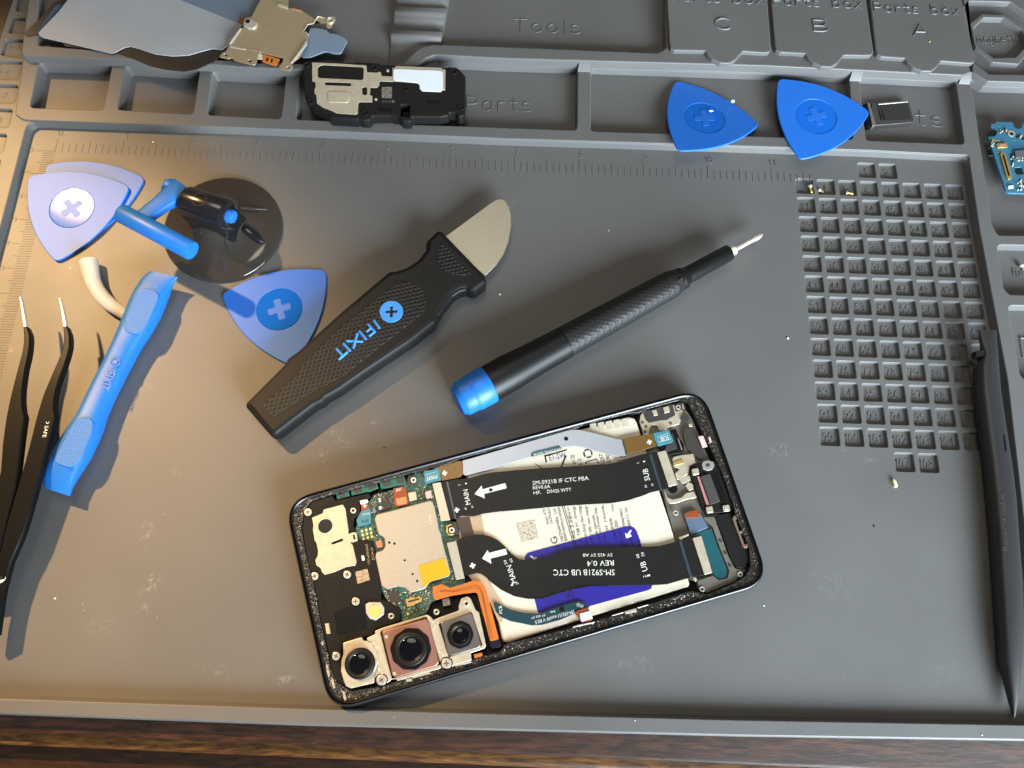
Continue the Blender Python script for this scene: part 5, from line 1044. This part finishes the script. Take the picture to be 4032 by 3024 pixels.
    for c_, pts, par, m_ in ((Cc, [(465, 815), (545, 722), (552, 765), (800, 696), (816, 752), (570, 815), (578, 866)], f1, None), (E, [(548, 412), (608, 318), (622, 352), (806, 304), (824, 366), (640, 412), (650, 470)], f2, None)): plate(par, 'printed_arrow', WPRINT, [c_(*p) for p in pts], 6.79, .03, r=.05, bev=.01)
    c0 = U(*Cc(643, 772), 6.82); b = MB(); b.disc((c0.x, c0.y), .6, 6.78, 6.82, 16, .01); b.build('locating_hole', UNDER, f1)
    plus(272, 990, .85, Cc, 6.79, f1); plus(445, 490, .9, E, 6.79, f2)
    # ---------------- lower end
    P('lower_midplate', GREYP, [D(600, 350), D(1050, 230), D(1180, 420), D(1420, 1000), G(1480, 330), G(1700, 900), G(1760, 960), G(1640, 1085), G(1340, 1205), G(1240, 1170), G(1215, 1080), G(1110, 1050), G(860, 120), D(700, 900)], 4.6, 1.6, r=.6)
    P('pale_antenna_plate', CREAM, [D(612, 380), D(660, 300), D(690, 330), D(1050, 240), D(1075, 340), D(1055, 430), D(1035, 470), D(920, 505), D(900, 532), D(822, 545), D(795, 485), D(735, 478), D(712, 520), D(700, 592), D(652, 592), D(602, 440)], 5.5, .6, r=.4, bev=.15)
    P('dark_antenna', DGREY, [D(640, 340), D(690, 320), D(960, 250), D(995, 370), D(900, 425), D(835, 430), D(702, 455), D(668, 415)], 5.75, .3, r=.4)
    P('dark_antenna', DGREY, [D(985, 250), D(1070, 230), D(1110, 290), D(1000, 340)], 5.75, .3, r=.4)
    for pts in ([(735, 322), (785, 310), (806, 370), (760, 382)], [(858, 288), (920, 270), (936, 335), (875, 352)], [(1062, 248), (1075, 245), (1088, 295), (1076, 300)], [(1135, 470), (1172, 460), (1180, 492), (1146, 500)]): P('spring_contact', CREAM, [D(*p) for p in pts], 6.0, .3, r=.15)
    for x, y in ((635, 450), (673, 495), (664, 553), (940, 458)): c0 = U(*D(x, y), 5.6); b = MB(); b.disc((c0.x, c0.y), .55, 5.4, 5.6, 14, .03); b.build('rivet', mat('brown_rivet', S(104, 90, 74), .4) if 'brown_rivet' not in bpy.data.materials else bpy.data.materials['brown_rivet'], t)
    c0 = U(*D(1097, 402), 6); b = MB(); b.disc((c0.x, c0.y), 1.5, 5.4, 6.0, 24, .1); b.build('round_plug', DGREY, t)
    boss(1025, 285, D, 6.2, .9)
    P('black_module', UNDER, [D(790, 715), D(960, 525), D(1000, 520), D(1040, 620), D(1085, 690), D(1092, 750), D(1050, 785), D(905, 812)], 6.2, .8, r=.7, bev=.15); P('module_face', DGREY, [D(870, 770), D(960, 560), D(1015, 735), D(900, 770)], 6.25, .1, r=.2)
    P('bright_edge', BRIGHT, [D(1018, 625), D(1026, 622), D(1068, 745), D(1060, 748)], 6.4, .3, r=.1)
    P('dark_cover', mat('dark_film', S(64, 60, 58), .35), [D(1095, 500), D(1200, 520), D(1290, 740), D(1330, 800), D(1280, 870), D(1180, 780), D(1120, 740), D(1080, 600)], 5.8, .3, r=1.2)
    P('pink_pad', PINKM, [D(1240, 605), D(1298, 594), D(1345, 715), D(1290, 727)], 6.5, .2, r=.2); P('pink_pad', PINKM, [D(1352, 612), D(1370, 606), D(1390, 665), D(1370, 678)], 7.1, .2, r=.1)
    P('pale_spring_plate', CREAM, [D(958, 850), D(975, 825), D(1050, 808), D(1190, 790), D(1216, 895), D(1150, 930), D(1140, 1010), D(1012, 1080), D(985, 1010), D(1040, 960), D(975, 935)], 5.6, .5, r=.35, bev=.15); P('gold_pad', GOLD, [D(975, 882), D(1075, 850), D(1090, 892), D(985, 922)], 5.9, .2)
    P('pale_spring_plate', CREAM, [D(1020, 1060), D(1155, 1020), D(1160, 1080), D(1085, 1120), D(1060, 1110)], 5.6, .5, r=.35); P('pale_spring_plate', CREAM, [D(1100, 1140), D(1130, 1100), D(1185, 1125), D(1190, 1180), D(1140, 1195)], 5.7, .4, r=.5)
    c0 = U(*D(968, 1170), 5.5); b = MB(); b.disc((c0.x, c0.y), 1.6, 5.0, 5.4, 20, .05); b.build('dark_hole', UNDER, t)
    P('pale_spring_plate', CREAM, [D(868, 1200), D(885, 1210), D(905, 1262), D(960, 1290), D(1060, 1270), D(1105, 1222), D(1192, 1200), D(1230, 1268), D(1120, 1290), D(1000, 1332), D(930, 1335), D(900, 1300)], 5.6, .5, r=.4, bev=.15)
    P('motor_frame', BLACKM, [D(1150, 945), D(1200, 910), D(1290, 880), D(1440, 860), D(1480, 980), D(1560, 1200), D(1640, 1360), D(1600, 1420), D(1340, 1450), D(1290, 1400), D(1180, 1080), D(1140, 1020)], 6.0, .8, r=.7, bev=.2)
    P('rose_strip', ROSE, [D(1228, 1040), D(1255, 1035), D(1366, 1350), D(1335, 1358)], 6.15, .15, r=.1); P('vibration_motor', mat('motor_top', S(70, 70, 68), .4), [D(1268, 1040), D(1370, 1008), D(1480, 1310), D(1376, 1345)], 6.6, .6, r=.2); P('motor_gap', UNDER, [D(1376, 1005), D(1445, 985), D(1550, 1300), D(1486, 1312)], 6.04, .05, r=.2, bev=.01)
    P('rubber_gasket', CLEARP, [D(1278, 905), D(1300, 872), D(1350, 862), D(1410, 880), D(1420, 920), D(1400, 960), D(1350, 978), D(1295, 960)], 6.5, .5, r=.6, bev=.2); P('gasket_hole', DGREY, [D(1325, 900), D(1368, 898), D(1366, 935), D(1325, 935)], 6.54, .05, r=.1, bev=.01)
    for x, y in ((1212, 988), (1366, 1402), (1548, 1386)):
        P('screw_tab', CREAM, [D(x - 42, y - 30), D(x + 30, y - 42), D(x + 44, y + 28), D(x - 30, y + 40)], 6.6, .4, r=.5, bev=.12); boss(x, y, D, 6.7, .6)
    P('charging_board', TEAL, [G(1150, 560), G(1270, 530), G(1388, 500), G(1470, 740), G(1562, 960), G(1545, 1025), G(1470, 1052), G(1420, 1010), G(1390, 980)], 5.6, .5, r=.4)
    P('blue_grey_flex', BFLEX, [G(1088, 345), G(1130, 320), G(1225, 300), G(1268, 340), G(1300, 400), G(1355, 490), G(1160, 562), G(1120, 440)], 5.8, .3, r=.5); P('brown_flex', RED, [G(1092, 340), G(1130, 318), G(1225, 298), G(1262, 335), G(1245, 385), G(1110, 385)], 5.84, .2, r=.4)
    P('cover_plate', GREYP, [G(1280, 375), G(1420, 372), G(1570, 800), G(1640, 930), G(1740, 960), G(1640, 1075), G(1340, 1200), G(1250, 1160), G(1230, 1070), G(1400, 1010), G(1470, 1060), G(1560, 1040), G(1578, 960), G(1480, 720), G(1395, 480)], 5.9, .5, r=.5, bev=.15)
    P('speaker_box', BLACKM, [G(1420, 372), G(1480, 345), G(1590, 330), G(1640, 420), G(1780, 700), G(1795, 850), G(1740, 935), G(1660, 930), G(1590, 820), G(1500, 560)], 6.1, .6, r=.8, bev=.2)
    for x, y in ((1490, 635), (1540, 768), (1590, 903)): c0 = U(*G(x, y), 6.15); b = MB(); b.disc((c0.x, c0.y), .5, 5.9, 6.15, 12, .02); b.build('dark_dot', DGREY, t)
    P('charging_port', TANP, [G(1612, 392), G(1628, 362), G(1662, 352), G(1688, 372), G(1798, 660), G(1795, 692), G(1770, 714), G(1742, 712), G(1722, 690)], 6.7, 1.2, r=.5, bev=.2, holes=[[G(1650, 398), G(1676, 392), G(1715, 520), G(1690, 530)], [G(1700, 550), G(1724, 545), G(1775, 665), G(1750, 680)]])
    for x, y in ((1000, 330), (1285, 1160), (1700, 1000)): boss(x, y, G, 6.3, .9)
    P('pale_foot', CREAM, [G(1030, 595), G(1075, 580), G(1135, 555), G(1142, 572), G(1090, 600), G(1072, 632), G(1040, 625)], 6.5, .3, r=.3); P('pale_foot', CREAM, [G(1178, 1038), G(1215, 1030), G(1235, 1065), G(1205, 1078)], 6.3, .3, r=.3)
    P('right_gap', UNDER, [G(800, 90), G(860, 80), G(1215, 1090), G(1200, 1150), G(1150, 1170), G(1130, 1050)], 3.6, .3)
phone()

# ================================================================== SPEAKER MODULE
def speaker():
    c = K(1000, 0, .45208); z0 = 8.4; t = thing('speaker_module', 'black loudspeaker module with gold plates and white sticker on the parts tray', 'phone part', U(1510, 355, 3))
    P = lambda name, m_, pts, z, th=.25, r=.3, **k: plate(t, name, m_, pts, z, th, c, r, **k)
    P('housing', BLACKM, [(430, 545), (445, 528), (480, 524), (870, 545), (885, 535), (1090, 548), (1100, 560), (1190, 562), (1660, 590), (1700, 580), (1760, 582), (1800, 612), (1843, 662), (1838, 985), (1820, 1012), (1780, 1018), (1760, 985), (1700, 980), (1690, 1005), (1620, 1018), (1372, 1016), (1366, 1056), (1296, 1056), (1258, 1018), (1190, 1008), (1030, 1010), (1005, 1046), (955, 1050), (905, 1032), (900, 1042), (660, 1026), (650, 1000), (600, 975), (510, 932), (475, 910), (448, 860), (432, 780)], z0, 4.6, 1.0, bev=.6, holes=[[(1278, 912), (1354, 912), (1350, 1014), (1274, 1005)]])
    P('gold_plate', CREAM, [(505, 543), (740, 552), (978, 568), (985, 628), (1078, 632), (1085, 624), (1104, 626), (1112, 660), (1210, 666), (1212, 712), (1095, 706), (1090, 745), (1065, 765), (1014, 762), (1010, 830), (1030, 834), (1030, 890), (918, 888), (908, 910), (905, 985), (888, 998), (720, 986), (670, 962), (600, 936), (548, 900), (541, 822), (528, 818), (526, 772), (535, 765), (533, 712), (507, 708)], z0 + .12, .4, .25, bev=.1,
      holes=[[(556, 590), (575, 572), (600, 566), (945, 584), (955, 600), (952, 690), (930, 696), (568, 678), (556, 665)], [(616, 722), (625, 713), (840, 722), (848, 735), (840, 750), (630, 742), (615, 735)], [(942, 765), (955, 757), (975, 758), (985, 770), (985, 820), (972, 828), (950, 824), (942, 810)]])
    P('raised_diaphragm', CREAM, [(640, 810), (655, 796), (815, 800), (826, 815), (828, 870), (812, 892), (655, 888), (640, 870)], z0 + .35, .4, .5, bev=.25)
    P('gold_plate', CREAM, [(1205, 592), (1225, 588), (1240, 574), (1632, 590), (1640, 602), (1668, 606), (1665, 782), (1640, 785), (1440, 724), (1205, 706)], z0 + .12, .4, .2, bev=.1)
    P('white_sticker', PAPERW, [(1215, 612), (1230, 600), (1625, 616), (1645, 634), (1645, 780), (1625, 800), (1465, 793), (1445, 775), (1442, 740), (1425, 722), (1225, 700), (1214, 685)], z0 + .3, .15, .5, bev=.05)
    P('printed_patch', CODEG, [(1113, 757), (1202, 759), (1202, 855), (1114, 852)], z0 + .03, .05, .02, bev=.01)
    txt(t, 'printed_text', mat('faint_print', S(120, 112, 100), .6), 'ALT5 AA', c(1114, 892), c(1192, 894), 10, z0 + .04)
    st = U(*c(1212, 884), z0); b = MB(); b.slab([(st.x + (.85 if k % 2 == 0 else .38) * math.sin(k * math.pi / 5), st.y + (.85 if k % 2 == 0 else .38) * math.cos(k * math.pi / 5)) for k in range(10)], z0 - .02, z0 + .04, .01, seg=1); b.build('printed_star', bpy.data.materials['faint_print'], t)
    for x, y, r_ in ((460, 562, 1.3), (1045, 585, 1.5), (485, 885, 1.3), (965, 985, 1.4), (1328, 770, 1.2), (1740, 620, 1.6), (1805, 935, 1.3)):
        q = U(*c(x, y), z0 + .3); b = MB(); b.disc((q.x, q.y), r_, z0 - .2, z0 + .35, 24, .15, rin=r_ * .55); o = b.build('screw_socket', BLACKM, t); b = MB(); b.disc((q.x, q.y), r_ * .55, z0 - .2, z0 + .05, 16, .02); b.build('socket_hole', UNDER, o)
    for x, y in ((1165, 615), (1062, 865)): q = U(*c(x, y), z0 + .1); b = MB(); b.disc((q.x, q.y), .6, z0 - .1, z0 + .2, 16, .1); b.build('pale_dot', CREAM, t)
    P('dark_slot', UNDER, [(1078, 935), (1205, 942), (1204, 976), (1080, 970)], z0 + .04, .05, .1, bev=.01); P('dark_slot', UNDER, [(1505, 872), (1616, 874), (1616, 902), (1505, 900)], z0 + .03, .04, .05, bev=.01)
    P('edge_lip', BLACK, [(660, 1000), (900, 1015), (898, 1044), (660, 1028)], z0 - .8, 1.5, .1)
speaker()

# ================================================================== CHARGING COIL AND BRACKET
def coil():
    c = K(0, 0, .4521); n = K(800, 0, .27124); t = thing('charging_coil', 'grey charging coil sheet with metal bracket, lying over the tool tray', 'phone part', U(700, 120, 7))
    P = lambda name, m_, pts, z, th=.3, cc=c, r=.3, **k: plate(t, name, m_, pts, z, th, cc, r, **k)
    tilt = lambda x, y: 0
    P('black_film', FILM, [(640, -60), (470, 20), (330, 180), (215, 290), (225, 318), (330, 300), (540, 345), (560, 400), (1000, 452), (1130, 500), (1300, 572), (1450, 606), (1600, 622), (1720, 602), (1850, 545), (1930, 478), (2000, 400), (2100, 200), (2100, -60)], 7.6, .25, r=1.0)
    P('bluish_edge', mat('mirror_edge', S(96, 116, 136), .12, .6), [(300, 290), (330, 290), (520, 70), (545, 38), (500, 38), (470, 60)], 7.9, .25, r=.3)
    P('coil_sheet', GREYF, [(640, -60), (560, 34), (500, 110), (330, 288), (345, 310), (380, 328), (560, 368), (960, 462), (1000, 456), (1080, 415), (1135, 403), (1220, 426), (1350, 470), (1500, 488), (1640, 480), (1760, 445), (1850, 422), (1930, 432), (2000, 385), (2110, 215), (2300, -60)], 8.3, .35, r=.8)
    P('sheet_shade_patch', mat('sheet_shade_patch', S(104, 118, 132), .4, bump=(4000, .12, .02)), [(1470, -40), (2110, 215), (2260, 40), (2300, -60), (1470, -60)], 8.42, .1, r=.1, bev=.03)  # darker cool patch paints the part of the sheet in lamp shadow
    P('flap', BGREY, [(1560, 395), (1700, 415), (1800, 440), (1835, 482), (1930, 490), (2035, 535), (2094, 590), (2012, 755), (1975, 778), (1890, 775), (1810, 748), (1750, 752), (1550, 832), (1450, 832), (1380, 790), (1480, 600)], 8.0, .5, n, .8, bev=.15)
    ZB = 10.2
    br = plate(t, 'metal_bracket', STEEL, [n(*p) for p in [(850, -40), (700, 235), (610, 262), (575, 330), (592, 400), (560, 400), (375, 655), (325, 752), (292, 750), (235, 812), (240, 828), (370, 855), (382, 840), (440, 850), (442, 872), (722, 945), (752, 935), (772, 905), (800, 800), (830, 762), (1150, 838), (1162, 875), (1095, 985), (1100, 1002), (1255, 1030), (1305, 965), (1300, 950), (1268, 930), (1400, 830), (1508, 600), (1532, 512), (1480, 462), (1450, 455), (1515, 355), (1600, 342), (1672, 236), (1760, 262), (1800, 235), (1905, 245), (1928, 285), (1880, 340), (1858, 400), (1800, 402), (1780, 330), (1700, 330), (1430, 150), (1290, 115), (1230, 120), (1240, -40)]], ZB, .35, r=.35, bev=.12, holes=[[n(290, 795), n(320, 780), n(362, 795), n(335, 815)], [n(640, 885), n(675, 865), n(712, 882), n(680, 905)], [n(1200, 978), n(1235, 962), n(1268, 980), n(1230, 998)]])
    S2 = lambda name, m_, pts, z, th=.3, r=.3, **k: plate(br, name, m_, pts, z, th, n, r, **k)
    S2('raised_tab', BRIGHT, [(600, 270), (650, 258), (740, 290), (778, 325), (770, 375), (730, 412), (640, 395), (582, 355)], ZB + .8, 1.0, .5, bev=.3); q = U(*n(645, 307), ZB + .85); b = MB(); b.disc((q.x, q.y), .95, ZB + .7, ZB + .83, 16, .02); b.build('tab_hole', UNDER, br)
    S2('folded_edge', BRIGHT, [(530, 402), (552, 408), (395, 630), (368, 622)], ZB + .5, .8, .2, bev=.2); S2('folded_edge', BRIGHT, [(1480, 590), (1508, 592), (1500, 640), (1290, 905), (1262, 905), (1400, 720)], ZB + .6, .8, .25, bev=.25)
    S2('pressed_rib', BRIGHT, [(390, 655), (620, 700), (612, 722), (385, 685)], ZB + .2, .3, .2, bev=.15); S2('pressed_rib', STEEL, [(640, 700), (840, 735), (835, 752), (640, 712)], ZB + .12, .2, .1, bev=.1)
    S2('folded_edge', CREAM, [(1090, 40), (1225, 85), (1228, 122), (1080, 75)], ZB + .5, .5, .2); S2('folded_edge', COPPER, [(1290, 112), (1430, 145), (1425, 162), (1290, 126)], ZB + .3, .3, .1)
    q = U(*n(1845, 295), ZB + .4); b = MB(); b.disc((q.x, q.y), 1.6, ZB - .1, ZB + .7, 24, .2, rin=.9); b.build('screw_eye', BRIGHT, br)
    b = MB(); b.tube([U(*n(x, y), ZB + .1) for x, y in ((1455, 455), (1520, 355), (1600, 342), (1668, 240), (1770, 262))], .22, 8); b.tube([U(*n(x, y), ZB + .1) for x, y in ((1490, 465), (1530, 505))], .3, 8); b.build('rolled_rim', BRIGHT, br)
    cn = S2('orange_connector', ORANGE, [(860, 790), (900, 795), (1110, 855), (1095, 895), (1055, 950), (860, 895)], ZB - .4, .4, .15); plate(t, 'pale_flex', mat('pale_flex', S(206, 196, 190), .4), [n(*p) for p in [(805, 780), (908, 800), (880, 870), (765, 850)]], ZB - .45, .2, r=.1)
    for k in range(4): plate(t, 'contact_pin', GOLD if k % 2 else UNDER, [n(*p) for p in [(925 + k * 32, 835 + k * 10), (945 + k * 32, 838 + k * 10), (935 + k * 32, 890 + k * 8), (915 + k * 32, 885 + k * 8)]], ZB - .3, .1, r=.05, bev=.02)
    q = U(*n(550, 296), 8.6); b = MB(); b.disc((q.x, q.y), 1.3, 8.2, 8.55, 20, .1); b.build('copper_disc', RED, t)
coil()

# ================================================================== CARD TRAY, BLUE BOARD
def card_tray():
    c = K(3000, 0, .4665); t = thing('card_tray', 'small black card tray touching the tip of a blue pick in the right parts compartment', 'card tray', U(3510, 450, 0))
    P = lambda name, m_, pts, z, th=.25, r=.2, **k: plate(t, name, m_, pts, z, th, c, r, **k)
    P('tray_frame', mat('tray_metal', S(88, 86, 84), .35, .5), [(925, 868), (1000, 872), (1232, 855), (1245, 868), (1282, 1008), (1278, 1030), (1180, 1040), (950, 1058), (940, 1040)], 2.2, 1.8, .5, bev=.2)
    P('card_well', mat('card_well', S(50, 49, 48), .4), [(968, 892), (1222, 868), (1262, 1000), (1250, 1012), (1030, 1022)], 2.3, .1, .5, bev=.03)
    P('silver_rail', BRIGHT, [(985, 872), (1232, 852), (1234, 860), (987, 882)], 2.4, .2, .1)
    P('tray_head', mat('tray_head', S(150, 146, 140), .35, .6), [(888, 862), (912, 868), (962, 1052), (935, 1066)], 3.2, 2.8, .4, bev=.2)
    P('tray_cap', UNDER, [(862, 880), (890, 866), (935, 1066), (892, 1068)], 2.8, 2.4, .3)
    for y in (0, 25): P('vent_slot', UNDER, [(985 + y, 935), (992 + y, 934), (1015 + y, 1010), (1006 + y, 1012)], 2.36, .05, .1, bev=.01)
card_tray()
def blue_board():
    c = K(3632, 0, .5427); t = thing('blue_circuit_board', 'light blue circuit board at the right edge of the photo with gold connectors', 'circuit board', U(3980, 620, 0))
    P = lambda name, m_, pts, z, th=.3, r=.2, **k: plate(t, name, m_, pts, z, th, c, r, **k)
    P('board', PCBB, [(495, 896), (528, 896), (535, 882), (655, 886), (662, 912), (680, 930), (705, 935), (722, 922), (726, 896), (960, 905), (960, 1410), (625, 1400), (605, 1385), (478, 990), (518, 990), (540, 972), (540, 945), (520, 928), (500, 915)], 4.6, .8, .4, bev=.1, holes=[[(668, 1212), (720, 1210), (738, 1262), (690, 1268), (672, 1250)]])
    P('long_connector', GOLD, [(566, 1114), (590, 1106), (604, 1122), (652, 1285), (645, 1296), (625, 1300), (612, 1275)], 5.3, .8, .3); P('connector_slot', UNDER, [(580, 1125), (592, 1122), (636, 1272), (624, 1276)], 5.36, .1, .1, bev=.02)
    P('short_connector', GOLD, [(540, 1040), (612, 1035), (620, 1066), (548, 1072)], 5.2, .6, .2); P('connector_slot', ROSE, [(560, 1047), (602, 1045), (604, 1058), (562, 1061)], 5.26, .1, .1, bev=.02)
    q = U(*c(648, 968), 4.8); b = MB(); b.disc((q.x, q.y), 1.5, 4.55, 4.75, 24, .05, rin=.75); b.build('mounting_ring', BRIGHT, t); b = MB(); b.disc((q.x, q.y), .75, 4.5, 4.66, 16, .01); b.build('mounting_hole', UNDER, t)
    P('chip', mat('grey_chip', S(92, 94, 98), .4), [(670, 1092), (800, 1085), (800, 1140), (680, 1145)], 5.4, .8, .1); P('pale_component', PAPERW, [(622, 1348), (660, 1342), (662, 1362), (626, 1366)], 5.0, .5, .1)
    r2 = random.Random(5); b = MB(); d = MB()
    for k in range(70):
        x, y = r2.choice([(710, 995, 40, 22), (715, 1150, 30, 14), (715, 1345, 30, 40), (585, 950, 32, 22), (650, 1150, 16, 60)])[:2] if False else (0, 0)
        ax_ = r2.choice([(712, 995, 34, 20), (715, 1155, 28, 10), (715, 1340, 26, 44), (585, 950, 30, 20), (652, 1160, 12, 50), (505, 1040, 12, 20)]); x, y = ax_[0] + r2.uniform(-1, 1) * ax_[2], ax_[1] + r2.uniform(-1, 1) * ax_[3]; q = U(*c(x, y), 4.6)
        (b if r2.random() < .6 else d).box((q.x, q.y), (.3, 1, 0), .6, .35, 4.5, 5.0)
    o = b.build('surface_components', bpy.data.materials['smd_cream'], t, smooth=False); o['kind'] = 'stuff'; o = d.build('surface_components', bpy.data.materials['smd_dark'], t, smooth=False); o['kind'] = 'stuff'
    for pts in ([(515, 1012), (562, 1012), (563, 1022), (516, 1022)], [(538, 1100), (580, 1102), (580, 1110), (540, 1109)]): P('gold_strip', GOLD, pts, 4.66, .08, .05, bev=.02)
blue_board()

# ================================================================== LOOSE SCREWS
def loose_screw(head, tail, z, label, shank, hd=BRIGHT):
    a, b_ = U(*head, z), U(*tail, z - .2); t = thing('screw', label, 'screw', (a.x, a.y, z - .9), 'tiny screws lying in the mat')
    d = (b_ - a).normalized(); m = MB(); m.tube([a - d * .35, a - d * .3, a + d * .1, a + d * .55], [.5, .95, .9, .5], 16); m.build('head', hd, t)
    m = MB(); m.tube([a + d * .5, b_ - d * .2, b_], [.48, .48, .3], 12); m.build('shank', shank, t)
Aq = K(3000, 550, .4822)
GS = mat('gold_screw', S(224, 196, 96), .3, .8)
loose_screw(Aq(393, 382), Aq(404, 436), .0, 'tiny silver screw with gold shank in grid pocket 3', GS)
loose_screw(Aq(472, 410), Aq(502, 428), .0, 'tiny coppery screw head up in grid pocket 4', GS, mat('pinkish_steel', S(226, 196, 176), .3, .8))
loose_screw(Aq(690, 434), Aq(744, 440), -.4, 'tiny screw lying on its side in grid pocket 5', GS)
loose_screw((4022, 1046), (4034, 1062), 1.0, 'bright screw beside the raised letter m at the right edge', BRIGHT)

# ================================================================== CRUMBS
def crumb(u, v, z, r, label, m_=CRUMB, el=1.0, rot=0, sd=0):
    r2 = random.Random(sd + int(u)); p = U(u, v, z); b = MB(); n = 7; l = []
    for k in range(n):
        a = 2 * math.pi * k / n; x, y = r * math.cos(a) * r2.uniform(.75, 1.15), r * el * math.sin(a) * r2.uniform(.75, 1.15); l.append((p.x + x * math.cos(rot) - y * math.sin(rot), p.y + x * math.sin(rot) + y * math.cos(rot)))
    b.slab(l, z, z + r * .7, r * .3, seg=2); tag(b.build('crumb', m_, None), label, 'crumb', 'pale crumbs and flakes scattered on the mat')
crumb(3519, 1903, 0, 1.6, 'largest pale flake, lying below grid pocket 107', mat('pale_flake', S(226, 218, 178), .35), .5, -1.2)
crumb(1968, 1160, 0, .5, 'white crumb between knife blade and screwdriver', el=.8)
crumb(2397, 908, 0, .45, 'white crumb above the middle of the screwdriver', el=.5, rot=1.4)
crumb(3102, 1332, 0, .45, 'white crumb left of grid pocket 59')
crumb(2885, 400, 3.3, .9, 'white crumb on the upper edge of the tilted pick', el=.8)
crumb(2799, 438, 3.6, .8, 'small double crumb on the emblem of the tilted pick', el=.5)
crumb(3660, 165, 9.3, .35, 'golden crumb just below the letter A on the lid', mat('golden_crumb', S(230, 200, 120), .3))
crumb(603, 560, 0, .4, 'tiny crumb near the upper ruler left of centre')
crumb(277, 1055, 0, .35, 'tiny pale crumb between front pick and clear sleeve', CRUMB)
crumb(217, 2356, 0, .35, 'tiny crumb alone in the lower left of the mat')
crumb(2100, 1650, 0, .25, 'dark fleck below the screwdriver cap', BPRINT) if False else None
crumb(1513, 1762, 0, .4, 'dark fleck between knife and phone', BPRINT, .6)
crumb(3441, 2072, 0, .35, 'dark fleck on bare mat right of the phone', BPRINT)
crumb(3008, 2384, 0, .3, 'white speck just right of the phone corner')
crumb(2500, 2838, 3.7, .25, 'white speck on the front rim of the mat left of centre')
crumb(3866, 2894, 3.7, .25, 'white speck on the front rim near the right corner')
